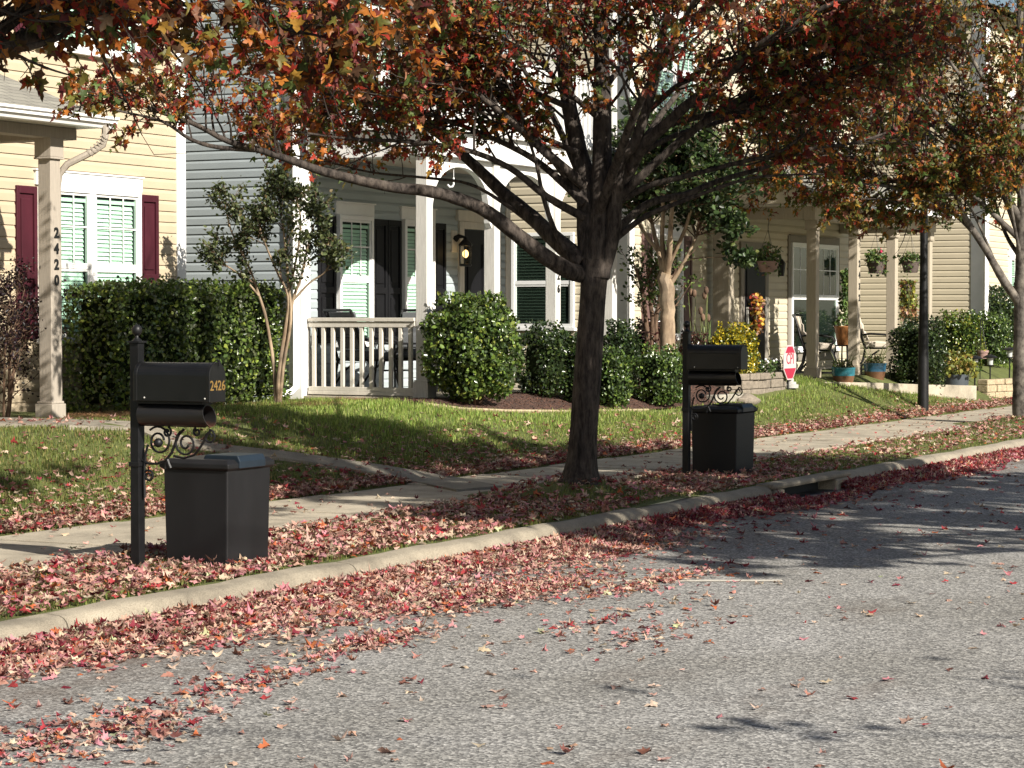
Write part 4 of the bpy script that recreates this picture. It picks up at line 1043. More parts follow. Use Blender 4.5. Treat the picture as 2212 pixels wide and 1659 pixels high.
# ------------------------------------------------------------------ shrubs and hedges
LUSH = [(0.035, 0.065, 0.016), (0.065, 0.11, 0.024), (0.11, 0.17, 0.036), (0.2, 0.27, 0.055), (0.06, 0.09, 0.04)]
def foliage(root, pos, nr, size, pal, w, mat='hedge_leaf', name='foliage', width=0.34, jit=0.2):
    n = len(pos); nr = norm(nr * 0.7 + RNG.normal(0, 0.65, (n, 3))); dr = RNG.normal(0, 1, (n, 3)) + np.array([0, 0, 0.35])
    return oval_leaves(name, pos, dr, nr, RNG.uniform(size[0], size[1], n), pick(pal, w, n, jit), mat, root, width)

def ell_points(c, r, n, depth=0.14, power=2.0, zmin=None, lump=0.05):
    d = RNG.normal(0, 1, (n, 3)); d = np.sign(d) * np.abs(d) ** (2.0 / power) if power != 2 else d
    nn = norm(d); k = (1 / ((np.abs(nn) ** power).sum(1) ** (1 / power)))[:, None]
    s = 1 - depth * RNG.random((n, 1)) ** 1.4
    lp = 1 + lump * (np.sin(nn[:, :1] * 6 + c[0] * 3) * np.sin(nn[:, 1:2] * 7 + c[1]) + 0.8 * np.sin(nn[:, 2:] * 9 + nn[:, :1] * 5))
    p = np.array(c) + nn * k * s * lp * np.array(r)
    nr = norm(nn / np.array(r))
    if zmin is not None:
        ok = p[:, 2] > zmin; p, nr = p[ok], nr[ok]
    return p, nr

def bush(name, c, r, n, size, label, cat='shrub', pal=LUSH, w=(2, 3, 3, 1.2, 2), group=None, power=2.4, stem=True, mat='hedge_leaf', core=0.78, lump=0.085, shoots=24):
    zg = float(gz(c[0], c[1]))
    root = empty(name, (c[0], c[1], zg), label, cat, group)
    p, nr = ell_points(c, r, n, 0.2, power, zg + 0.03, lump)
    if shoots:
        w_ = RNG.uniform(0, 2 * math.pi, shoots); q = np.stack([c[0] + r[0] * 0.8 * np.cos(w_) * RNG.random(shoots) ** .5, c[1] + r[1] * 0.8 * np.sin(w_) * RNG.random(shoots) ** .5, np.full(shoots, c[2] + r[2] * 0.9)], 1)
        for t in np.linspace(0, 0.12, 6):
            p = np.vstack([p, q + np.array([0, 0, t]) + RNG.normal(0, 0.012, q.shape)]); nr = np.vstack([nr, RNG.normal(0, 1, q.shape)])
    foliage(root, p, nr, size, pal, w, mat)
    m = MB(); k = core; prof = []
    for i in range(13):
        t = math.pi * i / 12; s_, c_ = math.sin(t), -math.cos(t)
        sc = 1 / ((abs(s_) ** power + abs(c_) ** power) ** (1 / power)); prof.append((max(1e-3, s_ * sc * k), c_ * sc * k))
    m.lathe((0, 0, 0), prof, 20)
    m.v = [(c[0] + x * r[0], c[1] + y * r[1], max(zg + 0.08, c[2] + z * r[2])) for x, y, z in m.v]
    m.build('dark_core', 'shrub_core', root, True)  # solid dark filler, blocks light and stands for shade between leaves
    if stem:
        m = MB()
        for i in range(5):
            a = i * 1.3; m.tube([(c[0] + 0.05 * math.cos(a), c[1] + 0.05 * math.sin(a), zg - 0.05), (c[0] + r[0] * 0.35 * math.cos(a), c[1] + r[1] * 0.35 * math.sin(a), zg + 0.25), (c[0] + r[0] * 0.6 * math.cos(a), c[1] + r[1] * 0.6 * math.sin(a), c[2])], [0.02, 0.014, 0.008], 6)
        m.build('stem', 'shrub_bark', root, True)
    return root

def crape(name, base, trunks, twigs, npl, label, leaf=(0.03, 0.055), r=0.04, bark='crape_bark', pal=LUSH, w=(3, 3, 2, 0.6, 2), seed=3, lsize=0.5, ntw=5, lpt=8, up=0.5):
    rg = np.random.default_rng(seed); T = Tree(rg); root = empty(name, base, label, 'tree', None)
    for (pts, r0, r1, ns, l0) in trunks:
        a = T.limb(pts, r0, r1, 9, 4, 0.1); T.spray(a[0], a[1], ns, len0=l0, t0=0.55, up=up, ntw=ntw, lpt=lpt) if ns else None
    for x in range(len(T.ld)): T.ld[x] = norm(T.ld[x] + np.array([0, 0, 0.6]))
    T.finish(root, bark, 'shrub_bark', lambda p, n: pick(pal, w, n, 0.25), leaf, 'crown', 'shrub_leaf', 'oval')
    return root

paint('shrub_core', (0.012, 0.018, 0.007), 0.95, 0.4, 14.0, (1, 1, 1), 0.9, 40.0, 0.05)  # near-black tone for the shaded inside of bushes and hedge

maple_main(); maple_right(); maple_left()
maple_across((17.0, -0.6, 0.13), 2.7, 9.6, 5.6, 36, 34, 31, 'maple across the street whose crown shades the road and sidewalk', 1.0, 12, SHADE_A)
maple_across((3.1, -0.7, 0.13), 8.4, 13.0, 8.0, 26, 30, 35, 'tall maple beside the viewer whose crown top shades the left lawn', 1.0, 18, [(4, 12.0), (11, 11.9), (15.6, 11.6), (17.4, 12.4), (17.4, 13.9), (4, 13.9)], 0.6, 0.10)  # unseen, placed and shaped to shade the left lawn
maple_across((8.3, -3.9, 0.13), 3.6, 5.2, 2.2, 3, 4, 33, 'nearly bare maple beside the viewer whose thin branches shadow the road', 0.5, 1)

def planting():
    # clipped hedge in front of the tan house
    zg = 0.74; root = empty('hedge', (20.2, 14.9, zg), 'long clipped green box hedge below the tan house windows', 'hedge')
    x0, x1, y0, y1, zt = 18.98, 22.25, 14.42, 15.12, 2.07
    n = 15000; c = np.array([(x0 + x1) / 2, (y0 + y1) / 2, (zg + zt) / 2]); r = np.array([(x1 - x0) / 2, (y1 - y0) / 2, (zt - zg) / 2])
    q = RNG.uniform(-1, 1, (n, 3)); ar = np.array([r[1] * r[2], r[0] * r[2], r[0] * r[1]]); ax = RNG.choice(3, n, p=ar / ar.sum()); sg = np.where(RNG.random(n) < 0.62, -1, 1)
    sg = np.where(ax == 2, 1, sg); q[np.arange(n), ax] = sg
    rr = 0.10; inner = np.clip(q * r, -(r - rr), r - rr); dlt = q * r - inner; dl = np.linalg.norm(dlt, axis=1, keepdims=True)
    nr = norm(dlt); p = c + inner + nr * np.minimum(dl, rr)
    lump = 0.035 * np.sin(p[:, 0] * 4.3 + p[:, 2] * 3) * np.sin(p[:, 2] * 5 + p[:, 1] * 4) + 0.02 * np.sin(p[:, 0] * 11)
    p = p + nr * (lump[:, None] - 0.10 * RNG.random((n, 1)) ** 1.5)
    ns = 260; sx = RNG.uniform(x0 + 0.5, x1, ns); sp = np.stack([sx, RNG.uniform(y0, y1, ns), np.full(ns, zt - 0.02)], 1)
    for t in (0, 0.03, 0.06, 0.09): p = np.vstack([p, sp + np.array([0, 0, t]) * RNG.uniform(0.5, 1.2, (ns, 1)) + RNG.normal(0, 0.012, sp.shape)]); nr = np.vstack([nr, RNG.normal(0, 1, sp.shape)])
    pal = [(0.05, 0.08, 0.018), (0.09, 0.14, 0.03), (0.15, 0.21, 0.045), (0.28, 0.34, 0.06), (0.10, 0.12, 0.06)]
    fo = foliage(root, p, nr, (0.032, 0.06), pal, (2, 3, 2.4, 0.7, 2))
    m = MB(); m.box(x0 + 0.11, x1 - 0.11, y0 + 0.11, y1 - 0.11, zg + 0.12, zt - 0.11); m.build('dark_core', 'shrub_core', root, bev=0.08)  # added dark block that keeps light from passing through the hedge
    m = MB()
    for i in range(7):
        u = x0 + 0.25 + i * 0.43
        for k in range(3): m.tube([(u, 14.85, zg - 0.1), (u + 0.1 * (k - 1), 14.75 + 0.08 * k, zg + 0.2), (u + 0.2 * (k - 1), 14.7 + 0.12 * k, zg + 0.6)], [0.02, 0.014, 0.008], 5)
    m.build('stem', 'shrub_bark', root, True)
    # purple-leaved shrub at the left edge
    rg = np.random.default_rng(4); T = Tree(rg); b = np.array([17.52, 14.72, 0.74])
    root = empty('shrub', b, 'dark purple loose shrub at the left edge beside the numbered post', 'shrub')
    for i in range(12):
        w = i * 2.4; rl = 0.25 + 0.3 * rg.random(); e = b + np.array([math.cos(w) * rl, math.sin(w) * rl * 0.7, 0.9 + 0.6 * rg.random()])
        a = T.limb([b + np.array([math.cos(w), math.sin(w), 0]) * 0.08, b + (e - b) * 0.5 + np.array([0, 0, 0.15]), e], 0.014, 0.004, 5); T.spray(a[0], a[1], 10, len0=0.5, t0=0.1, ntw=5, lpt=7, up=0.1)
    T.finish(root, 'shrub_bark', 'shrub_bark', lambda p, n: pick([(0.016, 0.008, 0.012), (0.03, 0.010, 0.016), (0.016, 0.014, 0.012)], [3, 2, 2], n, 0.3), (0.022, 0.042), 'foliage', 'shrub_leaf', 'oval', 'stem')
    # round and low bushes in the mulch bed
    p = onv(1022, 750, 12.95); zg = float(gz(p[0], 12.95))
    bush('shrub', (p[0], 12.95, zg + 0.64), (0.585, 0.52, 0.58), 7500, (0.035, 0.07), 'big round glossy green bush in the mulch beside the porch rail', power=2.5, shoots=80, lump=0.09,
         pal=[(0.045, 0.075, 0.016), (0.08, 0.13, 0.028), (0.14, 0.21, 0.04), (0.27, 0.32, 0.065), (0.08, 0.11, 0.05)], w=(2.5, 3, 2.4, 1.1, 1.5))
    def spot(px, py, v, rw, hh, n, label, pal=LUSH, w=(3, 3, 2, 0.6, 2), group=None, size=(0.03, 0.055), power=2.4, dv=0.85, cat='shrub', shoots=26, z0=None):
        q = onv(px, py, v); z = float(gz(q[0], v)) if z0 is None else z0; s = math.hypot(q[0], v) / FPX; top = q[2]
        rx = rw * s; h = top - z
        return bush('shrub', (q[0], v, z + h * 0.5), (rx, rx * dv, h * 0.52), n, size, label, cat, pal, w, group, power, shoots=shoots)
    DK = [(0.022, 0.042, 0.012), (0.035, 0.06, 0.016), (0.06, 0.09, 0.022), (0.11, 0.15, 0.03), (0.03, 0.045, 0.022)]
    spot(1178, 712, 13.05, 62, 0, 4200, 'dark green boxy bush between the round bush and the maple trunk', DK, (3, 3, 2, .5, 2), power=3.2)
    spot(1250, 740, 12.7, 40, 0, 2500, 'dark low bush mostly hidden by the maple trunk', DK, (3, 3, 2, .5, 2), power=3.0)
    spot(1340, 708, 13.2, 48, 0, 3000, 'dark rounded bush just right of the maple trunk, behind the low hedge', DK, (3, 2, 1, .2, 2))
    spot(1322, 768, 12.5, 40, 0, 2400, 'low green bush touching the maple trunk on its right', LUSH, (2, 3, 3, 0.8, 2), power=3.0)
    spot(1425, 762, 12.45, 60, 0, 3800, 'low clipped green bush left of the far mailbox post', LUSH, (2, 3, 3, 1.0, 2), power=3.2)
    PU = [(0.05, 0.02, 0.02), (0.09, 0.035, 0.03), (0.05, 0.05, 0.02), (0.14, 0.07, 0.05)]
    spot(1405, 704, 13.6, 66, 0, 3000, 'wine red shrub behind the dark rounded bush and the pale trunk', PU, (3, 3, 2, 1))
    spot(1498, 735, 13.2, 42, 0, 2200, 'reddish shrub behind the far mailbox finial', PU, (2, 2, 3, 2))
    YE = [(0.45, 0.34, 0.02), (0.32, 0.27, 0.02), (0.16, 0.18, 0.025), (0.07, 0.09, 0.02)]
    spot(1585, 712, 12.75, 60, 0, 4500, 'yellow flowering chrysanthemum mound behind the far mailbox', YE, (3, 3, 2.2, 1.6), size=(0.03, 0.05), cat='flower bush')
    spot(1986, 696, 12.0, 66, 0, 5200, 'dark rounded bush behind the black lamp post', DK, (3, 3, 2.2, .5, 2), size=(0.035, 0.06), power=2.8)
    spot(2072, 682, 12.4, 58, 0, 4200, 'rounded green bush with yellowing leaves behind the garden lights', [(0.04, 0.075, 0.015), (0.08, 0.13, 0.02), (0.24, 0.24, 0.03), (0.13, 0.18, 0.03)], (2, 3, 1, 2), size=(0.035, 0.06), power=2.6)
    spot(2138, 682, 12.7, 52, 0, 3600, 'clipped green bush between the yellowing bush and the right maple', LUSH, (2, 3, 3, .8, 2), size=(0.035, 0.06), power=3.0)
    q = onv(2145, 625, 14.0); spot(2140, 626, 13.2, 78, 0, 4600, 'tall glossy dark bush against the far pale house', DK, (3, 3, 2, .8, 2), size=(0.05, 0.085))
    # crape myrtle beside the downspout
    b = np.array([21.6, 14.0, float(gz(21.6, 14.0))]); Zc = b[0] * cT + b[1] * sT
    q = lambda x, y, dz=0: P(x, y, Zc + dz)
    tr = []
    for l, r0, ns in (([(602, 872), (610, 800), (622, 720), (632, 650), (650, 600), (668, 520), (690, 450)], 0.032, 16), ([(600, 872), (603, 800), (618, 700), (622, 640), (600, 590), (570, 520), (555, 470)], 0.030, 16),
                      ([(597, 872), (590, 780), (575, 690), (560, 640), (535, 570), (500, 500), (484, 430)], 0.026, 18), ([(604, 872), (612, 790), (628, 690), (622, 600), (615, 520), (605, 440), (592, 408)], 0.024, 16),
                      ([(560, 640), (525, 600), (490, 575), (462, 560)], 0.014, 8), ([(632, 650), (670, 610), (700, 590), (716, 560)], 0.014, 9), ([(622, 640), (640, 560), (650, 480), (640, 430)], 0.016, 10)):
        dz = random.uniform(-0.35, 0.35); tr.append(([q(x, y, dz * i / (len(l) - 1)) for i, (x, y) in enumerate(l)], r0, 0.007, ns, 0.42))
    crape('crape_myrtle', b, tr, 0, 0, 'small multi-stemmed tree with dark green leaves beside the white downspout', (0.035, 0.06), pal=[(0.05, 0.065, 0.024), (0.08, 0.10, 0.035), (0.13, 0.15, 0.06), (0.18, 0.14, 0.06), (0.06, 0.075, 0.04)], w=(3, 3, 2, 0.5, 2), seed=8, ntw=6, lpt=10)
    # pale trunked tree right of the maple
    b = np.array([28.9, 12.85, float(gz(28.9, 12.85))]); Zc = b[0] * cT + b[1] * sT
    q = lambda x, y, dz=0: P(x, y, Zc + dz); tr = [([q(1443, 870), q(1442, 780), q(1441, 700), q(1440, 640), q(1438, 590)], 0.11, 0.10, 0, 0)]
    for l, r0 in (([(1436, 600), (1424, 550), (1412, 500), (1398, 430), (1380, 360)], 0.05), ([(1440, 600), (1446, 540), (1450, 470), (1456, 390), (1462, 310)], 0.055), ([(1445, 620), (1470, 580), (1496, 530), (1520, 470), (1540, 400)], 0.035),
                  ([(1440, 590), (1430, 520), (1432, 440), (1420, 340), (1410, 280)], 0.045), ([(1446, 570), (1478, 500), (1500, 430), (1530, 360)], 0.035), ([(1420, 540), (1390, 500), (1365, 450), (1345, 400)], 0.03)):
        dz = random.uniform(-0.9, 0.9); tr.append(([q(x, y, dz * i / (len(l) - 1)) for i, (x, y) in enumerate(l)], r0, 0.012, 52, 0.95))
    tr.append(([q(1500, 500, .2), q(1530, 505, 0), q(1560, 500, -.2), q(1590, 490, -.4)], 0.012, 0.004, 12, 0.35))
    tr.append(([q(1490, 560, .2), q(1530, 556, 0), q(1570, 556, -.2), q(1605, 562, -.4)], 0.010, 0.003, 10, 0.25))
    crape('crape_myrtle', b, tr, 0, 0, 'dark leaved tree with one smooth pale trunk right of the maple', (0.055, 0.10), pal=[(0.022, 0.04, 0.014), (0.04, 0.07, 0.02), (0.07, 0.11, 0.03), (0.14, 0.17, 0.05), (0.03, 0.045, 0.02)], w=(3, 3, 2.4, 0.5, 2), seed=9, ntw=6, lpt=8, up=0.1)
    b = np.array([29.8, 13.9, float(gz(29.8, 13.9))]); Zc = b[0] * cT + b[1] * sT; q = lambda x, y, dz=0: P(x, y, Zc + dz); tr = []
    for l in ([(1408, 830), (1402, 760), (1396, 700), (1390, 640), (1375, 580)], [(1410, 830), (1408, 760), (1410, 700), (1404, 640), (1400, 580)], [(1414, 830), (1420, 760), (1416, 700), (1424, 650), (1432, 590)], [(1416, 830), (1426, 750), (1432, 700), (1440, 640), (1460, 580)]):
        tr.append(([q(x, y) for x, y in l], 0.045, 0.025, 12, 0.7))
    crape('crape_myrtle', b, tr, 0, 0, 'cluster of slim brown trunks behind the tree with one pale trunk', (0.04, 0.075), seed=10, ntw=4, lpt=5, bark='shrub_bark')
planting()

# ------------------------------------------------------------------ street furniture
def spiral(c, r0, r1, a0, turns, n=26):
    """points (a, z) of a scroll"""
    return [(c[0] + (r0 + (r1 - r0) * i / n) * math.cos(a0 + 2 * math.pi * turns * i / n), c[1] + (r0 + (r1 - r0) * i / n) * math.sin(a0 + 2 * math.pi * turns * i / n)) for i in range(n + 1)]

def mailbox(u, v, label, number, rust=True, ribs=False):
    zg = float(gz(u, v)); t = empty('mailbox', (u, v, zg), label, 'mailbox', 'black post mailboxes along the kerb')
    h = 0.033
    m = MB(); m.box(u - h, u + h, v - h, v + h, zg - 0.15, zg + 1.45); m.box(u - h - 0.008, u + h + 0.008, v - h - 0.008, v + h + 0.008, zg + 0.66, zg + 0.69)
    p = m.build('post', 'black_metal', t, bev=0.003)
    m = MB(); m.box(u - h - 0.012, u + h + 0.012, v - h - 0.012, v + h + 0.012, zg + 1.451, zg + 1.463)
    m.lathe((u, v, zg), [(0.034, 1.463), (0.026, 1.472), (0.013, 1.485), (0.012, 1.497), (0.020, 1.503), (0.030, 1.515), (0.034, 1.532), (0.030, 1.55), (0.018, 1.563), (0.002, 1.568)], 20)
    m.build('finial', 'black_metal', t, True)
    # letter box: arched section, axis towards the street
    def arch(w, sh, n=14): return [(-w, 0), (w, 0), (w, sh)] + [(w * math.cos(math.pi * i / n), sh + w * 0.92 * math.sin(math.pi * i / n)) for i in range(1, n)] + [(-w, sh)]
    zb = zg + 1.085
    def shell(m, w, sh, a0, a1, dz=0.0):
        pr = arch(w, sh); n = len(pr)
        m.add([(u + x, v - a0, zb + z + dz) for x, z in pr] + [(u + x, v - a1, zb + z + dz) for x, z in pr],
              [tuple(range(n)), tuple(range(n, 2 * n))[::-1]] + [(i, n + i, n + (i + 1) % n, (i + 1) % n) for i in range(n)])
    m = MB(); shell(m, 0.086, 0.165, h + 0.004, 0.60)
    shell(m, 0.089, 0.167, h + 0.002, h + 0.03, -0.002)
    if ribs:
        for s in (-1, 1): m.box(u + s * 0.087 - 0.003, u + s * 0.087 + 0.003, v - 0.58, v - h - 0.04, zb + 0.158, zb + 0.166)
    b = m.build('letter_box', 'black_enamel', t, bev=0.003)
    m = MB(); shell(m, 0.090, 0.168, 0.601, 0.622, -0.003); d = m.build('box_door', 'black_enamel', b, bev=0.004)
    if number: text_mesh('box_number', number, 0.088, (u + 0.0, v - 0.6225, zb + 0.098), (1, 0, 0), (0, 0, 1), 'gold_paint', d, 0.0015, 0.95, 0.01)
    m = MB(); m.tube([(u + 0.0, v - 0.618, zb + 0.262), (u, v - 0.64, zb + 0.25), (u, v - 0.638, zb + 0.225)], 0.007, 6); m.build('door_latch', 'black_metal', d)
    m = MB()
    for a in (0.12, 0.585): m.ball((u - 0.087, v - a, zb + 0.02), 0.006, 6)
    m.build('rivet', 'ornament_stone', b, True)
    m = MB(); m.box(u - 0.05, u + 0.05, v - 0.54, v - h - 0.003, zb - 0.02, zb - 0.003); m.build('box_bracket', 'black_metal', t)
    # newspaper tube, open towards the street
    zt = zg + 0.995; n = 28; r1, r2 = 0.069, 0.065; vs_ = []; fs = []
    a0, a1 = h + 0.01, 0.56
    for a in (a0, a0 + 0.26, a0 + 0.265, a1 - 0.004, a1):
        rr = r1 + (0.0015 if a in (a0, a1, a0 + 0.26, a0 + 0.265) else 0)
        for k in range(n):
            w = 2 * math.pi * k / n; vs_.append((u + rr * math.cos(w), v - a - (0.018 * -math.sin(w) if a > a1 - 0.01 else 0), zt + rr * math.sin(w)))
    for i in range(4):
        for k in range(n): fs.append((i * n + k, (i + 1) * n + k, (i + 1) * n + (k + 1) % n, i * n + (k + 1) % n))
    q = len(vs_)
    for a in (a1, a0 + 0.02):
        for k in range(n):
            w = 2 * math.pi * k / n; vs_.append((u + r2 * math.cos(w), v - a - (0.018 * -math.sin(w) if a == a1 else 0), zt + r2 * math.sin(w)))
    for k in range(n):
        k2 = (k + 1) % n
        fs.append((q + k, q + k2, q + n + k2, q + n + k)); fs.append((4 * n + k, q + k, q + k2, 4 * n + k2))
    fs.append(tuple(q + n + k for k in range(n))); fs.append(tuple(range(n)))
    m = MB(); m.add(vs_, fs); m.build('newspaper_tube', 'rusty_enamel' if rust else 'black_enamel', t, True)
    # scrolled bracket
    m = MB(); B = lambda l: [(u, v - h - a, zg + z) for a, z in l]
    def sc(l, r=0.0075): m.tube(B(l), r, 6)
    sc([(0.002, 0.925), (0.5, 0.925)], 0.006)
    sc(spiral((0.135, 0.825), 0.098, 0.04, math.pi * 0.75, -1.35)); m.ball((u, v - h - 0.13, zg + 0.815), 0.03, 8)
    sc([(0.005, 0.70), (0.05, 0.68), (0.12, 0.68), (0.19, 0.705), (0.235, 0.755), (0.265, 0.82), (0.29, 0.87), (0.33, 0.905)], 0.009)
    sc(spiral((0.345, 0.815), 0.088, 0.022, math.pi * 0.55, 1.65))
    sc([(0.25, 0.735), (0.33, 0.722), (0.41, 0.745), (0.46, 0.80), (0.50, 0.86), (0.53, 0.90)], 0.008)
    sc(spiral((0.525, 0.862), 0.046, 0.018, math.pi * 0.5, -1.25), 0.0065); sc(spiral((0.20, 0.885), 0.034, 0.01, math.pi * 0.4, -1.2)); sc(spiral((0.43, 0.89), 0.028, 0.01, math.pi * 0.6, 1.2))
    sc([(0.022, 0.46), (0.018, 0.56), (0.022, 0.66), (0.03, 0.74), (0.05, 0.80)], 0.009)
    sc(spiral((0.055, 0.60), 0.04, 0.012, math.pi * 0.85, -1.45)); sc([(0.20, 0.71), (0.21, 0.685), (0.225, 0.655)], 0.011); sc([(0.205, 0.70), (0.19, 0.675), (0.187, 0.65)], 0.009)
    m.build('scroll_bracket', 'black_metal', t, True)
    return t

m_, nt_, b_ = new_mat('rusty_enamel')
v_ = coords(nt_); g_ = nt_.nodes.new('ShaderNodeSeparateXYZ'); nt_.links.new(v_, g_.inputs[0])
n_ = noise(nt_, v_, 18, 6, 0.7)
mr = nt_.nodes.new('ShaderNodeMapRange'); mr.inputs[1].default_value = 1.15; mr.inputs[2].default_value = 1.07
nt_.links.new(g_.outputs['Z'], mr.inputs[0])
mu = nt_.nodes.new('ShaderNodeMath'); mu.operation = 'MULTIPLY'; nt_.links.new(n_, mu.inputs[0]); nt_.links.new(mr.outputs[0], mu.inputs[1])
c_ = ramp(nt_, [(0.25, (0.012, 0.011, 0.011)), (0.5, (0.06, 0.025, 0.015)), (0.75, (0.10, 0.045, 0.025))], mu.outputs[0])
nt_.links.new(c_.outputs[0], b_.inputs['Base Color']); b_.inputs['Roughness'].default_value = 0.45

def parcel_bin(u, v, label, rot=0.0):
    """u, v is the street-side corner nearest the viewer"""
    zg = float(gz(u + 0.25, v + 0.2)) - 0.02; t = empty('parcel_bin', (u + 0.25, v + 0.25, zg), label, 'storage bin', 'black bins standing under the mailboxes')
    W, D, H = 0.50, 0.50, 0.655
    vs_ = []
    for z, e in ((0, 0.012), (H, 0.0)):
        for a, b in ((e, e), (W - e, e), (W - e, D - e), (e, D - e)): vs_.append((u + a, v + b, zg + z))
    m = MB(); m.add(vs_, [(0, 3, 2, 1), (4, 5, 6, 7), (0, 1, 5, 4), (1, 2, 6, 5), (2, 3, 7, 6), (3, 0, 4, 7)])
    m.build('body', 'bin_plastic', t, bev=0.01)
    m = MB(); e = 0.02
    prof = [(-0.004, H - 0.012), (e, H + 0.008), (e, H + 0.036), (-0.012, H + 0.062)]; vs_ = []
    for k, z in prof:
        for a, b in ((-k, -k), (W + k, -k), (W + k, D + k), (-k, D + k)): vs_.append((u + a, v + b, zg + z))
    fs = [(0, 3, 2, 1), (12, 13, 14, 15)]
    for i in range(3):
        for j in range(4): fs.append((i * 4 + j, i * 4 + (j + 1) % 4, i * 4 + 4 + (j + 1) % 4, i * 4 + 4 + j))
    m.add(vs_, fs); m.build('lid', 'bin_plastic', t, bev=0.005)
    m = MB(); a0, a1 = 0.10, 0.40
    pr = [(-0.028, H + 0.004), (-0.030, H + 0.05), (-0.010, H + 0.088), (0.24, H + 0.088), (0.26, H + 0.06), (0.1, H + 0.03)]
    n = len(pr); m.add([(u + a0, v + b, zg + z) for b, z in pr] + [(u + a1, v + b, zg + z) for b, z in pr], [tuple(range(n))[::-1], tuple(range(n, 2 * n))] + [(i, (i + 1) % n, n + (i + 1) % n, n + i) for i in range(n)])
    m.build('latch_cover', 'hatch_plastic', t, bev=0.006)
    return t

mailbox(12.02, 8.98, 'near black mailbox on a post with gold digits 2426 and a rusty newspaper tube', '2426')
mailbox(21.42, 9.20, 'far black mailbox in the shade, ribbed box, right of the maple trunk', None, False, True)
parcel_bin(12.27, 8.46, 'near black lidded bin in the leaves under the mailbox with gold digits')
parcel_bin(21.72, 8.78, 'far black lidded bin in the shade under the mailbox without digits')

def lamp_post():
    b = G(1994, 884); t = empty('lamp_post', b, 'tall plain black lamp post on the lawn in front of the cream house', 'lamp post')
    m = MB(); m.lathe((b[0], b[1], b[2] - 0.1), [(0.088, 0), (0.086, 0.9), (0.082, 1.0), (0.072, 1.6), (0.064, 2.3), (0.055, 3.9)], 14); m.build('pole', 'black_metal', t, True)
    m = MB(); m.lathe((b[0], b[1], b[2] + 3.8), [(0.06, 0), (0.10, 0.03), (0.05, 0.08), (0.12, 0.14), (0.13, 0.16)], 12); m.lathe((b[0], b[1], b[2] + 3.8), [(0.19, 0.5), (0.2, 0.53), (0.06, 0.68), (0.02, 0.78), (0.005, 0.82)], 12)
    for k in range(6):
        w = k * math.pi / 3; m.tube([(b[0] + 0.12 * math.cos(w), b[1] + 0.12 * math.sin(w), b[2] + 3.95), (b[0] + 0.18 * math.cos(w), b[1] + 0.18 * math.sin(w), b[2] + 4.31)], 0.01, 5)
    L = m.build('lantern', 'black_metal', t)
    m = MB(); m.lathe((b[0], b[1], b[2] + 3.8), [(0.11, 0.16), (0.17, 0.5)], 12); m.build('lantern_glass', 'clear_glass', L, True)
lamp_post()

# ------------------------------------------------------------------ porch things
def sign():
    b = G(1706, 833); b = np.array([34.0, 12.35, 0.62]); q = onv(1705, 783, 12.35); b[0] = q[0]
    t = empty('yard_sign', b, 'red and white octagonal alarm sign reading CPI on a short stake', 'sign')
    m = MB(); m.tube([(b[0], b[1] + 0.02, 0.35), (b[0], b[1] + 0.02, q[2])], 0.014, 6); m.build('stake', 'black_metal', t)
    fr = ((b[0], b[1]), (1, 0), (0, -1)); zc = q[2]; r = 0.26
    def octo(rx, rz): return [(rx * c, zc + rz * s) for c, s in ((-0.42, -1), (0.42, -1), (1, -0.42), (1, 0.42), (0.42, 1), (-0.42, 1), (-1, 0.42), (-1, -0.42))]
    m = MB(); m.wprism(fr, octo(r, r), 0.0, 0.012); p = m.build('sign_panel', 'sign_white', t)
    m = MB(); rr = r * 0.92
    m.wprism(fr, [(-rr * 0.68, zc + rr * 0.74), (-rr * 0.42, zc + rr), (rr * 0.42, zc + rr), (rr * 0.68, zc + rr * 0.74), (rr * 0.82, zc + rr * 0.6), (-rr * 0.82, zc + rr * 0.6)][::-1], 0.0122, 0.014)
    m.wprism(fr, [(-rr * 0.42, zc - rr), (rr * 0.42, zc - rr), (rr, zc - rr * 0.42), (rr, zc - rr * 0.36), (-rr, zc - rr * 0.36), (-rr, zc - rr * 0.42)], 0.0122, 0.014)
    m.build('sign_band', 'sign_red', p)
    text_mesh('sign_lettering', 'CPI', 0.235, (b[0], b[1] - 0.0135, zc + 0.05), (1, 0, 0), (0, 0, 1), 'sign_red', p, 0.002, 0.95)
sign()

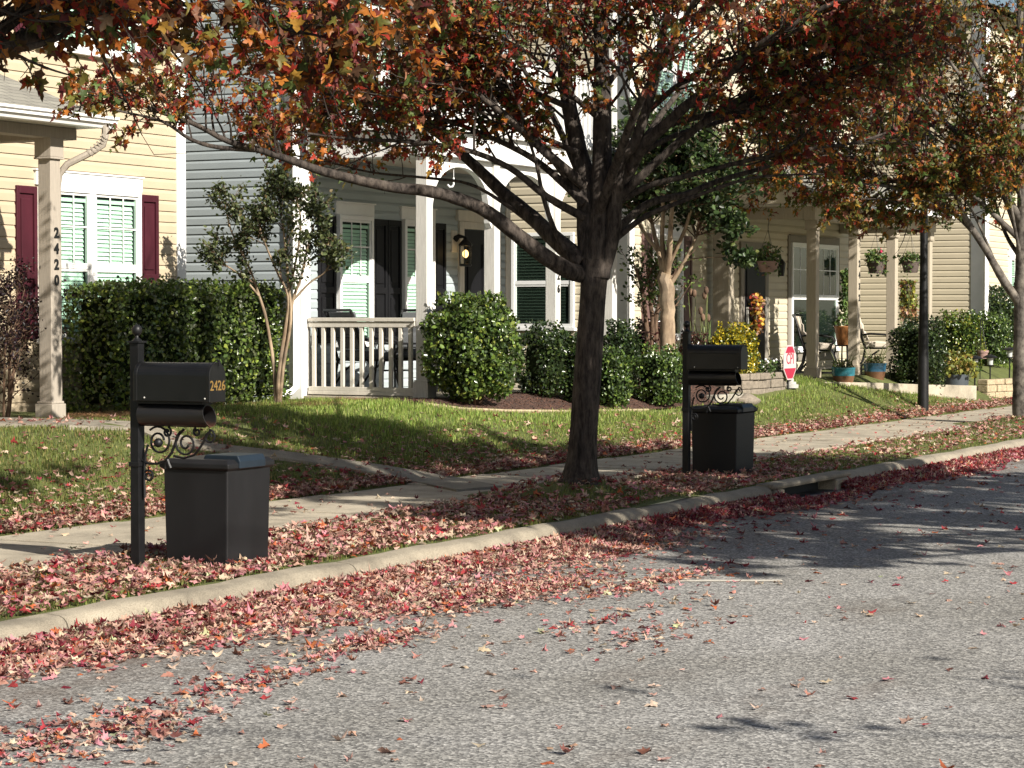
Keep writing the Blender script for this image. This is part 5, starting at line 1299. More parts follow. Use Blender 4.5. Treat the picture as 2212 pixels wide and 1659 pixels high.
def pot(c, label, mats, r, h, plant='grass', sz=1.0):
    t = empty('plant_pot', c, label, 'flower pot')
    m = MB(); m.lathe(c, [(r * 0.70, 0), (r * 0.78, 0.01), (r * 0.80, 0.03), (r * 0.77, 0.035), (r * 0.86, h * 0.32), (r * 0.93, h * 0.55)], 28); m.build('pot_base', mats[0], t, True)
    m = MB(); m.lathe(c, [(r * 0.931, h * 0.54), (r * 0.97, h * 0.75), (r * 1.0, h * 0.93), (r * 1.03, h * 0.95), (r * 1.03, h), (r * 0.95, h), (r * 0.92, h * 0.86), (0.01, h * 0.86)], 28); m.build('pot_rim', mats[1], t, True)
    rg = np.random.default_rng(int(c[0] * 100) % 999)
    n = 260; w = rg.uniform(0, 6.28, n); rr = r * 0.9 * np.sqrt(rg.random(n)); p = np.stack([c[0] + rr * np.cos(w), c[1] + rr * np.sin(w), c[2] + h * (0.86 + 0.5 * rg.random(n) ** 2)], 1)
    oval_leaves('foliage', p, rg.normal(0, 1, (n, 3)) + np.array([0, 0, .5]), rg.normal(0, 1, (n, 3)), rg.uniform(0.03, 0.06, n), pick([(0.07, 0.10, 0.03), (0.12, 0.14, 0.04), (0.16, 0.13, 0.06)], [2, 2, 1], n), 'shrub_leaf', t, 0.3)
    m = MB()
    for i in range(16):
        w = rg.uniform(0, 6.28); l = rg.uniform(0.2, 0.5) * sz; d = np.array([math.cos(w), math.sin(w), 0]); b = np.array(c) + np.array([0, 0, h * 0.85]) + d * r * 0.4
        m.tube([b, b + d * l * 0.3 + np.array([0, 0, l * 0.7]), b + d * l * 0.7 + np.array([0, 0, l * 0.85])], [0.005, 0.004, 0.001], 4)
    m.build('stem', 'shrub_stem', t)
    return t
paint('shrub_stem', (0.13, 0.15, 0.05), 0.6, 0.3, 20.0, (1, 1, 1), 0.0)
def porch_pt(px, py, v, z): q = onv(px, py, v); return (q[0], v, z)
pot(porch_pt(1822, 830, 12.42, 0.64), 'left teal and brown glazed pot in front of the porch post', ('glaze_brown', 'glaze_teal'), 0.19, 0.29)
pot(porch_pt(1890, 826, 12.55, 0.66), 'right blue and brown glazed pot beside the second planter', ('glaze_brown', 'glaze_blue'), 0.19, 0.30)

def patio_chair(c, yaw, label, cushion, frame='black_metal', seat_tag=None, slats=False):
    """c = floor point under the seat; the sitter faces +x before the turn"""
    t = empty('patio_chair', c, label, 'chair', seat_tag)
    ca, sa = math.cos(yaw), math.sin(yaw)
    L = lambda x, y, z: (c[0] + x * ca - y * sa, c[1] + x * sa + y * ca, c[2] + z)
    m = MB()
    for s in (-1, 1):
        y = 0.29 * s
        m.tube([L(-0.40, y, 1.02), L(-0.36, y, 0.95), L(-0.27, y, 0.62), L(-0.20, y, 0.42), L(-0.24, y, 0.2), L(-0.34, y, 0.03)], 0.019, 8)
        m.tube([L(-0.29, y, 0.66), L(-0.1, y, 0.68), L(0.14, y, 0.665), L(0.27, y, 0.64), L(0.30, y, 0.58), L(0.25, y, 0.5), L(0.24, y, 0.42), L(0.30, y, 0.28), L(0.36, y, 0.03)], 0.017, 8)
        m.tube([L(-0.20, y, 0.42), L(0.24, y, 0.42)], 0.017, 8); m.tube([L(-0.34, y, 0.03), L(0, y, 0.02), L(0.36, y, 0.03)], 0.016, 8); m.tube([L(-0.3, y, 0.05), L(-0.1, y, 0.28), L(0.05, y, 0.38)], 0.015, 8)
    for (x, z) in ((-0.40, 1.02), (-0.22, 0.42), (0.24, 0.42), (-0.30, 0.70)): m.tube([L(x, -0.29, z), L(x, 0.29, z)], 0.017, 8)
    m.build('chair_frame', frame, t, True)
    def pad(name, poly, th, n=4):
        m = MB(); vs_ = []
        K = len(poly)
        for yy in (-0.26, 0.26):
            for x, z in poly: vs_.append(L(x, yy, z))
        m.add(vs_, [tuple(range(K)), tuple(range(K, 2 * K))[::-1]] + [(i, K + i, K + (i + 1) % K, (i + 1) % K) for i in range(K)])
        return m.build(name, cushion, t, bev=0.03)
    pad('seat_cushion', [(-0.22, 0.43), (0.27, 0.43), (0.31, 0.47), (0.27, 0.53), (0.0, 0.55), (-0.2, 0.53)], 0.1)
    pad('back_cushion', [(-0.21, 0.55), (-0.13, 0.56), (-0.2, 0.72), (-0.23, 0.73), (-0.24, 0.86), (-0.27, 0.87), (-0.3, 1.0), (-0.37, 1.0), (-0.28, 0.75)], 0.1)
    return t
def cz(px, py, v, z): q = onv(px, py, v); return np.array([q[0], v, z])
GR = 'cream cushioned metal chairs on the porch'
patio_chair(cz(1765, 800, 13.75, 0.745), R(-72), 'cream cushioned high-backed metal chair behind the left porch post of the cream house', 'cushion_cream', seat_tag=None)
patio_chair(cz(1893, 800, 13.6, 0.745), R(-72), 'cream cushioned metal chair right of the numbered porch post, behind the blue pot', 'cushion_cream', seat_tag=None)
patio_chair(cz(788, 830, 14.65, 0.81), R(-25), 'black chair with grey cushions behind the left half of the white railing', 'cushion_grey')
patio_chair(cz(893, 830, 14.35, 0.81), R(190), 'black chair with grey cushions beside the front porch post, partly behind it', 'cushion_grey')
def table(c, r, h, label, top='black_metal'):
    t = empty('side_table', c, label, 'table'); m = MB(); m.lathe(c, [(r, h - 0.02), (r + 0.01, h - 0.01), (r, h)], 24); m.build('table_top', top, t, True)
    for k in range(4):
        w = k * math.pi / 2 + 0.6; m = MB(); m.tube([(c[0] + r * 0.85 * math.cos(w), c[1] + r * 0.85 * math.sin(w), c[2] + 0.0), (c[0] + r * 0.6 * math.cos(w), c[1] + r * 0.6 * math.sin(w), c[2] + h - 0.02)], 0.014, 6); m.build('leg', 'black_metal', t, True)
    m = MB(); m.tube([(c[0] - r * 0.7, c[1], c[2] + h * 0.45), (c[0] + r * 0.7, c[1], c[2] + h * 0.45)], 0.01, 6); m.tube([(c[0], c[1] - r * 0.7, c[2] + h * 0.45), (c[0], c[1] + r * 0.7, c[2] + h * 0.45)], 0.01, 6); m.build('stretcher', 'black_metal', t)
table(cz(850, 830, 14.5, 0.81), 0.3, 0.62, 'small black table between the two grey cushioned chairs')
tp = cz(1824, 800, 13.5, 0.745); table(tp, 0.26, 0.50, 'small black table under the brown striped planter')

def leaves_cloud(name, root, p, size, pal, w, mat='shrub_leaf', width=0.3, hang=-0.2):
    n = len(p); return oval_leaves(name, p, RNG.normal(0, 1, (n, 3)) + np.array([0, 0, hang]), RNG.normal(0, 1, (n, 3)) + np.array([0, -0.4, 0.6]), RNG.uniform(size[0], size[1], n), pick(pal, w, n, 0.25), mat, root, width)
GRN = [(0.06, 0.11, 0.03), (0.10, 0.16, 0.04), (0.17, 0.22, 0.06), (0.05, 0.08, 0.03)]

def planter_vine():
    c = tp + np.array([0, 0, 0.501]); t = empty('planter', c, 'brown striped planter with a tall climbing vine on the small porch table', 'planter')
    m = MB(); m.lathe(c, [(0.125, 0), (0.13, 0.01), (0.175, 0.30), (0.185, 0.31), (0.185, 0.33), (0.165, 0.33), (0.16, 0.28), (0.01, 0.28)], 28); m.build('pot', 'wood_planter', t, True)
    m = MB(); m.tube([c + np.array([0, 0, 0.25]), c + np.array([0.02, 0, 0.8]), c + np.array([0.03, 0.0, 1.25])], 0.008, 5)
    for k in range(3): m.tube([c + np.array([0.1 * math.cos(k * 2.1), 0.1 * math.sin(k * 2.1), 0.25]), c + np.array([0.03, 0, 1.3])], 0.005, 4)
    m.build('stake', 'shrub_stem', t)
    n = 520; z = RNG.random(n) ** 0.8; r = np.where(z < 0.28, 0.2 - 0.3 * z, 0.075); w = RNG.uniform(0, 6.28, n); rr = r * np.sqrt(RNG.random(n))
    p = np.stack([c[0] + rr * np.cos(w) + 0.03 * z, c[1] + rr * np.sin(w), c[2] + 0.3 + z * 1.0], 1); leaves_cloud('foliage', t, p, (0.04, 0.085), GRN, (2, 3, 2, 2), width=0.38)
planter_vine()

def basket(px, py, v, label, mat, flowers=False, r=0.15, h=0.19, tall=0.25, hook=0.5, hz=3.28):
    c = onv(px, py, v); t = empty('hanging_basket', c, label, 'hanging basket', None)
    m = MB(); m.lathe((c[0], c[1], c[2] - h / 2), [(r * 0.72, 0), (r * 0.76, 0.012), (r * 0.9, h * 0.6), (r, h * 0.9), (r * 1.05, h * 0.92), (r * 1.05, h), (r * 0.95, h), (r * 0.92, h * 0.85), (0.01, h * 0.85)], 22); m.build('basket_bowl', mat, t, True)
    m = MB(); top = np.array([c[0], c[1], c[2] + h / 2 + hook])
    for k in range(3):
        w = k * 2.094; m.tube([(c[0] + r * math.cos(w), c[1] + r * math.sin(w), c[2] + h / 2), top], 0.003, 4)
    m.tube([top, top + np.array([0, 0, 0.06]), top + np.array([0.03, 0, 0.10]), top + np.array([0.03, 0, 0.14]), top + np.array([0, 0, 0.16])], 0.006, 5)
    m.tube([top + np.array([0, 0, 0.15]), np.array([top[0], top[1], max(hz, top[2] + 0.16)])], 0.003, 4)
    m.build('hanger', 'black_metal', t)
    n = 330; w = RNG.uniform(0, 6.28, n); rr = r * 1.15 * np.sqrt(RNG.random(n)); z = h * 0.45 + tall * RNG.random(n) ** 1.3 * (1 - 0.5 * rr / r / 1.15)
    p = np.stack([c[0] + rr * np.cos(w), c[1] + rr * np.sin(w), c[2] + z], 1)
    tr = RNG.random(40); q = np.stack([c[0] + r * 1.1 * np.cos(w[:40]), c[1] + r * 1.1 * np.sin(w[:40]), c[2] + h * 0.4 - tr * 0.2], 1); p = np.vstack([p, q])
    leaves_cloud('foliage', t, p, (0.035, 0.075), GRN + [(0.25, 0.10, 0.06)], (2, 3, 2, 1.5, 0.5))
    if flowers:
        m = MB()
        for k in range(3):
            w = 2.2 * k + 1.8; m.ball((c[0] + 0.17 * math.cos(w), c[1] + 0.17 * math.sin(w), c[2] + 0.22 + 0.05 * k), 0.026, 8)
        m.build('blossom', 'blossom_red', t, True)
    return t
paint('blossom_red', (0.5, 0.02, 0.08), 0.6, 0.2, 30.0, (1, 1, 1), 0.0)
basket(1659, 576, 13.2, 'rose brown hanging basket with a bushy green plant in front of the dark door', 'basket_rose', False, 0.17, 0.17, 0.34)
basket(1892, 578, 12.95, 'dark hanging basket with red flowers right of the numbered porch post', 'basket_brown', True, 0.155, 0.20, 0.3)
basket(1914, 583, 14.0, 'small dark hanging basket half hidden behind the red flowered one', 'basket_brown', False, 0.11, 0.18, 0.2)
basket(1967, 577, 12.95, 'dark hanging basket with white green leaves left of the lamp post', 'basket_brown', False, 0.165, 0.20, 0.22)

def wreath():
    c = onv(1632, 672, 14.44); t = empty('door_swag', c, 'autumn flower swag of orange, yellow and cream blooms on the dark door', 'wreath')
    n = 620; w = RNG.uniform(0, 6.28, n); rr = np.sqrt(RNG.random(n)); f = RNG.random(n)
    p = np.stack([c[0] + rr * np.cos(w) * 0.22 * (1.0 - 0.25 * f) + 0.05 * f, c[1] + 0.02 - 0.09 * RNG.random(n), c[2] + 0.22 - 0.5 * f + 0.1 * rr * np.sin(w)], 1)
    leaves_cloud('blooms_cluster', t, p, (0.04, 0.10), [(0.55, 0.22, 0.04), (0.60, 0.42, 0.10), (0.50, 0.08, 0.05), (0.60, 0.42, 0.30), (0.30, 0.07, 0.08), (0.12, 0.16, 0.05)], (2, 2, 1.4, 2.4, 1, 1), 'petal', 0.36)
    for i in range(9):
        q = c + np.array([RNG.uniform(-0.15, 0.18), -0.08, RNG.uniform(-0.25, 0.25)]); m = MB(); m.ball(q, 0.035, 8); m.build('bloom', 'bloom_gold', t, True)
    m = MB(); m.tube([c + np.array([0.02, 0, 0.1]), c + np.array([0.0, 0, -0.35]), c + np.array([0.03, 0, -0.52])], 0.01, 5); m.build('stem', 'shrub_stem', t)
paint('bloom_gold', (0.6, 0.35, 0.06), 0.7, 0.4, 30.0, (1, 1, 1), 0.3)
wreath()

def ivy():
    c = onv(1957, 640, 12.72); t = empty('hanging_plant', c, 'yellow green trailing plant hung on the porch post left of the lamp post', 'plant')
    n = 760; f = RNG.random(n); w = RNG.uniform(0, 6.28, n); wd = 0.10 + 0.16 * np.minimum(1, f * 1.6); rr = np.sqrt(RNG.random(n))
    p = np.stack([c[0] + 0.05 + 0.18 * f + rr * wd * np.cos(w), c[1] + rr * 0.14 * np.sin(w), c[2] + 0.28 - 0.68 * f], 1)
    col = pick([(0.20, 0.22, 0.04), (0.32, 0.28, 0.05), (0.12, 0.15, 0.04), (0.34, 0.15, 0.07)], [3, 2, 2, 1], n, 0.25); col[f > 0.7] = pick([(0.35, 0.17, 0.09), (0.3, 0.22, 0.08), (0.42, 0.30, 0.2)], [2, 1, 1], int((f > 0.7).sum()), 0.25)
    oval_leaves('foliage', p, RNG.normal(0, 1, (n, 3)) + np.array([0, 0, -0.5]), RNG.normal(0, 1, (n, 3)) + np.array([0, -0.5, 0.5]), RNG.uniform(0.04, 0.08, n), col, 'shrub_leaf', t, 0.4)
    m = MB(); m.lathe((c[0] + 0.06, c[1], c[2] + 0.05), [(0.07, 0), (0.10, 0.14), (0.105, 0.16), (0.02, 0.15)], 16); m.build('pot', 'basket_brown', t, True)
    m = MB(); m.tube([(c[0] + 0.06, c[1] + 0.08, c[2] + 0.36), (c[0] + 0.06, c[1] - 0.0, c[2] + 0.34), (c[0] + 0.06, c[1], c[2] + 0.2)], 0.006, 5)
    for i in range(7): m.tube([(c[0] + 0.06, c[1], c[2] + 0.2), (c[0] - 0.1 + 0.05 * i, c[1] - 0.08, c[2] + 0.1), (c[0] - 0.06 + 0.07 * i, c[1] - 0.08, c[2] - 0.35)], 0.004, 4)
    m.build('stem', 'shrub_stem', t)
ivy()

def hook():
    c = onv(980, 398, 13.58); t = empty('plant_hook', c, 'white S shaped hook hanging empty under the porch arch', 'hook')
    m = MB(); m.tube([(c[0], c[1], 3.7), (c[0], c[1], c[2] + 0.07)], 0.004, 5); m.tube([(c[0], c[1], c[2] + 0.08), (c[0], c[1], c[2]), (c[0] - 0.015, c[1] + 0.01, c[2] - 0.03), (c[0] - 0.045, c[1] + 0.03, c[2] - 0.035), (c[0] - 0.06, c[1] + 0.05, c[2] - 0.005)], 0.012, 7); m.build('hook', 'wire_white', t, True)
hook()

def small_things():
    # pale planters with white flowers on the retaining wall
    def fl(px, py, v, label, mat, z):
        q = onv(px, py, v); c = np.array([q[0], v, z]); t = empty('flower_pot', c, label, 'flower pot'); m = MB(); m.lathe(c, [(0.075, 0), (0.10, 0.17), (0.105, 0.18), (0.09, 0.18), (0.01, 0.16)], 20); m.build('pot', mat, t, True)
        n = 280; w = RNG.uniform(0, 6.28, n); rr = 0.17 * np.sqrt(RNG.random(n)); p = np.stack([c[0] + rr * np.cos(w), c[1] + rr * np.sin(w), c[2] + 0.17 + 0.26 * RNG.random(n)], 1); leaves_cloud('foliage', t, p, (0.03, 0.055), GRN, (3, 2, 1, 3))
        m = MB()
        for i in range(10): m.ball((c[0] + RNG.uniform(-.15, .15), c[1] + RNG.uniform(-.15, .1), c[2] + RNG.uniform(0.34, 0.46)), 0.018, 6)
        m.build('blossom', 'wire_white', t, True)
    fl(1652, 800, 12.5, 'grey flower pot with green plant at the right end of the yellow bush', 'grey_planter', 0.66); fl(1675, 800, 12.62, 'flower pot with white blooms between the grey pot and the red sign', 'dark_planter', 0.66)
    # retaining walls of split blocks
    def wall(pts, rows, bh, bw, z0, mat, label, depth=0.2, cap=True):
        t = empty('retaining_wall', (pts[0][0], pts[0][1], z0), label, 'garden wall'); m = MB(); rg = random.Random(5); mc = MB()
        for r_ in range(rows):
            for (a, b) in zip(pts[:-1], pts[1:]):
                a_ = np.array(a); b_ = np.array(b); L = np.linalg.norm(b_ - a_); d = (b_ - a_) / L; nn = np.array([-d[1], d[0]]); x = -bw * 0.5 * (r_ % 2)
                while x < L:
                    w = bw * rg.uniform(0.85, 1.1); x0, x1 = max(0, x) + 0.005, min(L, x + w) - 0.005; x += w
                    if x1 - x0 < 0.03: continue
                    j = rg.uniform(-0.012, 0.012); tgt = mc if (cap and r_ == rows - 1) else m; oo = 0.02 if tgt is mc else 0.0
                    po = [a_ + d * x0 - nn * (j + oo), a_ + d * x1 - nn * (j + oo), a_ + d * x1 + nn * depth, a_ + d * x0 + nn * depth]
                    tgt.prism([tuple(q) for q in po], z0 + r_ * bh + 0.003, z0 + (r_ + 1) * bh - 0.003 - (0.03 if tgt is mc else 0))
        m.build('block_course', mat, t, bev=0.012)
        if cap: mc.build('cap_stone', mat, t, bev=0.012)
    a = G(1565, 846); b = G(1640, 850); c = G(1712, 846)
    wall([(a[0], a[1]), (b[0], b[1]), (c[0], c[1] + 0.1)], 3, 0.13, 0.3, min(a[2], b[2], c[2]) - 0.06, 'block_stone', 'weathered grey block wall holding the bed with the yellow bush')
    wall([(40.4, 11.55), (41.5, 11.3), (44.0, 11.4)], 3, 0.13, 0.3, float(gz(41, 11.4)) - 0.02, 'tan_block', 'low tan block wall under the three garden lights')
    q = G(1545, 872); wall([(q[0], q[1]), (q[0] + 0.95, q[1] - 0.1)], 1, 0.12, 0.32, q[2], 'pale_block', 'short row of pale edging stones in the lawn behind the far bin', 0.15, False)
    q = G(1707, 838); t = empty('garden_ornament', (q[0], q[1], q[2]), 'small white stone ornament on the lawn in front of the grey block wall', 'ornament')
    m = MB(); m.lathe(q, [(0.12, 0), (0.125, 0.05), (0.09, 0.06), (0.09, 0.09), (0.05, 0.10), (0.055, 0.13), (0.03, 0.17), (0.005, 0.18)], 16); m.build('ornament_body', 'ornament_stone', t, True)
    q = G(1612, 870); t = empty('garden_rock', q, 'brown rock lying in the grass right of the far bin', 'rock'); m = MB(); m.ball((0, 0, 0), 1.0, 10); rg = np.random.default_rng(3)
    m.v = [(q[0] + x * 0.26 * (1 + 0.2 * math.sin(5 * y + 3 * z)), q[1] + y * 0.16 * (1 + 0.2 * math.sin(4 * x)), q[2] + 0.03 + max(-0.08, z * 0.09 * (1 + 0.25 * math.sin(6 * x + 2)))) for x, y, z in m.v]; m.build('rock', 'block_stone', t, True)
    # garden lights
    GLt = 'stake garden lights along the tan block wall'
    for (px, top, base, v, lab) in ((2106, 768, 826, 11.5, 'leftmost of the three stake lights, in front of the grey planter bag'), (2139, 766, 826, 11.7, 'middle one of the three stake lights, below the small hanging pot'), (2181, 750, 822, 11.9, 'rightmost of the three stake lights, beside the right maple trunk')):
        q = onv(px, top, v); zb = float(gz(q[0], v)); t = empty('garden_light', (q[0], v, zb), lab, 'garden light', GLt); c = (q[0], v, q[2])
        m = MB(); m.tube([(q[0], v, zb - 0.1), (q[0], v, q[2] - 0.2)], 0.014, 6); m.build('stake', 'black_metal', t)
        m = MB(); m.lathe(c, [(0.125, -0.06), (0.13, -0.045), (0.07, -0.01), (0.02, 0.0), (0.002, 0.005)], 18); m.lathe(c, [(0.045, -0.21), (0.06, -0.19), (0.045, -0.185)], 14); m.build('light_cap', 'black_metal', t, True)
        m = MB(); m.lathe(c, [(0.045, -0.184), (0.058, -0.06)], 14); m.build('light_lens', 'frosted_lens', t, True)
    # planter bag and hanging clay pot in the right bed
    q = onv(2066, 812, 11.75); c = np.array([q[0], 11.75, float(gz(q[0], 11.75)) - 0.02]); t = empty('planter_bag', c, 'dark grey planter bag with yellow green leaves at the end of the path', 'planter')
    m = MB(); m.lathe(c, [(0.18, 0), (0.2, 0.02), (0.215, 0.34), (0.2, 0.34), (0.19, 0.3), (0.01, 0.3)], 20); m.build('bag', 'dark_planter', t, True)
    n = 500; w = RNG.uniform(0, 6.28, n); rr = 0.36 * np.sqrt(RNG.random(n)); z = 0.34 + 0.5 * RNG.random(n) * (1.1 - rr / 0.5); p = np.stack([c[0] + rr * np.cos(w), c[1] + rr * np.sin(w), c[2] + z], 1); leaves_cloud('foliage', t, p, (0.05, 0.10), [(0.26, 0.25, 0.05), (0.14, 0.17, 0.04), (0.3, 0.2, 0.06)], (3, 2, 1), width=0.36)
    q = onv(2122, 765, 11.9); t = empty('hanging_pot', q, 'small brown clay pot on a crook in front of the clipped bushes', 'flower pot'); m = MB(); m.lathe((q[0], q[1], q[2] - 0.08), [(0.075, 0), (0.1, 0.1), (0.115, 0.11), (0.115, 0.15), (0.1, 0.15), (0.01, 0.13)], 18); m.build('pot', 'basket_rose', t, True)
    zb = float(gz(q[0], 11.9)); m = MB(); m.tube([(q[0] - 0.14, q[1], zb - 0.1), (q[0] - 0.14, q[1], q[2] + 0.5), (q[0] - 0.12, q[1], q[2] + 0.62), (q[0] - 0.04, q[1], q[2] + 0.66), (q[0] + 0.0, q[1], q[2] + 0.58), (q[0], q[1], q[2] + 0.5)], 0.008, 6)
    for k in range(3): w = k * 2.1; m.tube([(q[0] + .1 * math.cos(w), q[1] + .1 * math.sin(w), q[2] + .07), (q[0], q[1], q[2] + 0.5)], 0.003, 4)
    m.build('crook', 'black_metal', t)
    n = 50; p = np.array(q) + RNG.normal(0, 0.05, (n, 3)) + np.array([0, 0, 0.12]); leaves_cloud('foliage', t, p, (0.03, 0.06), [(0.4, 0.38, 0.1), (0.15, 0.2, 0.05)], (1, 1))
    # strappy plants beside the yellow bush and tall dry stalks
    b = cz(1530, 790, 13.2, 0.62); t = empty('iris_plant', b, 'clump of long strappy green leaves left of the yellow bush', 'plant'); m = MB(); rg = np.random.default_rng(8)
    for i in range(34):
        w = rg.uniform(0, 6.28); l = rg.uniform(0.7, 1.15); d = np.array([math.cos(w), math.sin(w), 0]) * rg.uniform(0.15, 0.6); s_ = np.array([-math.sin(w), math.cos(w), 0]) * 0.016; o = b + d * 0.12; ps = [o, o + d * 0.25 * l + np.array([0, 0, 0.55 * l]), o + d * 0.6 * l + np.array([0, 0, 0.9 * l]), o + d * 1.05 * l + np.array([0, 0, 0.95 * l])]
        vs_ = []
        for k, p in enumerate(ps): vs_ += [p - s_ * (1 - k / 3.2), p + s_ * (1 - k / 3.2)]
        m.add(vs_, [(2 * k, 2 * k + 1, 2 * k + 3, 2 * k + 2) for k in range(3)])
    m.build('leaf_blade', 'iris_green', t)
    m = MB()
    for i in range(7):
        o = b + np.array([rg.uniform(-0.5, -0.1), rg.uniform(-0.1, 0.2), 0]); hgt = rg.uniform(1.1, 1.7); m.tube([o, o + np.array([0.03, 0, hgt * 0.6]), o + np.array([rg.uniform(-.1, .15), 0, hgt])], [0.008, 0.006, 0.004], 5); hd = MB(); hd.ball(o + np.array([0.02, 0, hgt]), 0.035, 8, 1.7); hd.build('seed_head', 'shrub_bark', t, True)
    m.build('stalk', 'shrub_stem', t)
paint('iris_green', (0.12, 0.17, 0.045), 0.5, 0.3, 12.0, (1, 1, 1), 0.0)
small_things()

# ------------------------------------------------------------------ grass, straw and fallen leaves
def in_walk(u, v):
    a = (v > 9.5) & (v < 11.1)
    b = np.zeros(u.shape, bool); c = b
    poly = PATH[0] + PATH[1][::-1]; k = len(poly)
    for i in range(k):
        (x1, y1), (x2, y2) = poly[i], poly[(i + 1) % k]
        if abs(y2 - y1) < 1e-9: continue
        b = b ^ (((y1 > v) != (y2 > v)) & (u < (x2 - x1) * (v - y1) / (y2 - y1) + x1))
    d = (u > 34.4) & (u < 39.9) & (v > 12.5 - 0.22 * (u - 34.4))
    return a | b | c | d
def bed_edge(u):
    k = np.argsort(BED[0][0]); return np.interp(u, np.array(BED[0][0])[k], np.array(BED[0][1])[k])
def in_bed(u, v): return ((u > 22.6) & (u < 33.0) & (v > bed_edge(u)) ) | (v > 14.3) | ((u > 39.9) & (v > 11.3) & (u < 45))

def ground_cover():
    def scat(n, u0, u1, v0, v1, excl=True):
        u = RNG.uniform(u0, u1, n); v = RNG.uniform(v0, v1, n)
        if excl:
            ok = ~(in_walk(u, v) | in_bed(u, v)); u, v = u[ok], v[ok]
        return u, v
    # lawn
    be = np.argsort(BED[0][0]); bu = np.array(BED[0][0])[be]; bv = np.array(BED[0][1])[be]
    U = []; V = []
    for n, u0, u1, v0, v1 in ((110000, 13.5, 29, 11.05, 14.3), (60000, 29, 46, 11.05, 13.2), (52000, 8.5, 22, 8.14, 9.58), (40000, 22, 42, 8.14, 9.58)):
        u, v = scat(n, u0, u1, v0, v1); U.append(u); V.append(v)
    u = np.concatenate(U); v = np.concatenate(V)
    pt = np.sin(u * 1.7 + 1.3 * np.sin(v * 2.1)) * np.sin(v * 2.9 + u * 0.6)
    mound = np.exp(-((u - 18.5) ** 2 + (v - 9.0) ** 2) / 0.6)
    ok = RNG.random(len(u)) < np.clip(0.85 + 0.35 * pt - 0.9 * mound - np.where(v < 9.6, 0.30, 0), 0.05, 1); u, v, pt = u[ok], v[ok], pt[ok]
    n = len(u); p = np.stack([u, v, gz(u, v) - 0.006], 1)
    lush_lit = np.clip((v - 11.3) / 1.2, 0, 1) * np.clip((u - 18.2) / 3.0, 0, 1)
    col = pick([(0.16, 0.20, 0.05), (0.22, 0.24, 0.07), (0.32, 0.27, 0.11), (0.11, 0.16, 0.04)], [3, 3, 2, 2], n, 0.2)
    colL = pick([(0.27, 0.38, 0.07), (0.37, 0.46, 0.12), (0.48, 0.51, 0.18), (0.18, 0.28, 0.06)], [3, 3, 2, 2], n, 0.2)  # greener grass, also brightened to stand in for sun on this strip
    s = (RNG.random(n) < lush_lit)[:, None]; col = np.where(s, colL, col)
    h = RNG.uniform(0.03, 0.07, n) * (0.8 + 0.5 * lush_lit) * (1 + 0.3 * pt)
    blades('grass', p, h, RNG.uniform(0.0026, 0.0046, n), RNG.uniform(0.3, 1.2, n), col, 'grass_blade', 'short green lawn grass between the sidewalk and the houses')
    # tufts against bins and posts
    # pine straw
    U = []; 
    n = 9000; u = RNG.uniform(17.9, 23.2, n); v = RNG.normal(14.15, 0.22, n); ok = (v < 14.6) & (v > 13.75) & ~in_walk(u, v); u, v = u[ok], v[ok]
    n2 = 2600; u2 = RNG.normal(21.6, 0.45, n2); v2 = RNG.normal(13.85, 0.25, n2); u = np.concatenate([u, u2]); v = np.concatenate([v, v2]); n = len(u)
    blades('pine_straw', np.stack([u, v, gz(u, v) + RNG.uniform(0, 0.03, n)], 1), RNG.uniform(0.1, 0.2, n), RNG.uniform(0.0015, 0.003, n), np.ones(n), pick([(0.34, 0.19, 0.09), (0.45, 0.29, 0.15), (0.24, 0.12, 0.06)], [2, 2, 1], n), 'straw', 'orange brown pine straw at the foot of the hedge', None, True)
    # wood chips in the mulch bed
    n = 9000; u = RNG.uniform(22.6, 31, n); v = RNG.uniform(12.0, 14.0, n); ok = v > bed_edge(u) + 0.03; u, v = u[ok], v[ok]; n = len(u)
    blades('wood_chips', np.stack([u, v, gz(u, v) + 0.005 + RNG.uniform(0, 0.015, n)], 1), RNG.uniform(0.03, 0.08, n), RNG.uniform(0.004, 0.009, n), np.ones(n), pick([(0.12, 0.055, 0.035), (0.2, 0.1, 0.065), (0.06, 0.03, 0.02)], [2, 1.3, 2], n), 'straw', 'dark red wood chips in the mulch bed', None, True)

    # fallen leaves
    PU, PV, PZ, TILT, SZ = [], [], [], [], []
    def lay(u, v, z, tilt, size):
        PU.append(u); PV.append(v); PZ.append(z); TILT.append(np.full(len(u), tilt)); SZ.append(size)
    def cl(u, v, k=1.0, s=0.0): return 0.5 + 0.5 * np.sin(u * 1.9 * k + 1.7 * np.sin(v * 1.4 * k + s)) * np.sin(v * 3.1 * k + u * 0.7 + s)
    # gutter drift: a ridge against the kerb
    n = 27000; u = RNG.uniform(7.5, 31, n); wd = 0.14 + 0.17 * np.clip((15.5 - u) / 5, 0.25, 1) + 0.06 * np.sin(u * 1.3) + 0.16 * np.exp(-((u - 12.6) / 1.2) ** 2)
    d = np.abs(RNG.normal(0, 1, n)) * np.maximum(wd, 0.10); v = KV - 0.03 - d; ok = (v > 4.5) & ~((u > 20.7) & (u < 22.4) & (d < 0.22)); u, v, d, wd = u[ok], v[ok], d[ok], wd[ok]
    hh = 0.075 * np.exp(-(d / (wd * 0.9)) ** 2); lay(u, v, hh * RNG.random(len(u)) ** 0.6 + 0.008, 0.45, RNG.uniform(0.036, 0.078, len(u)))
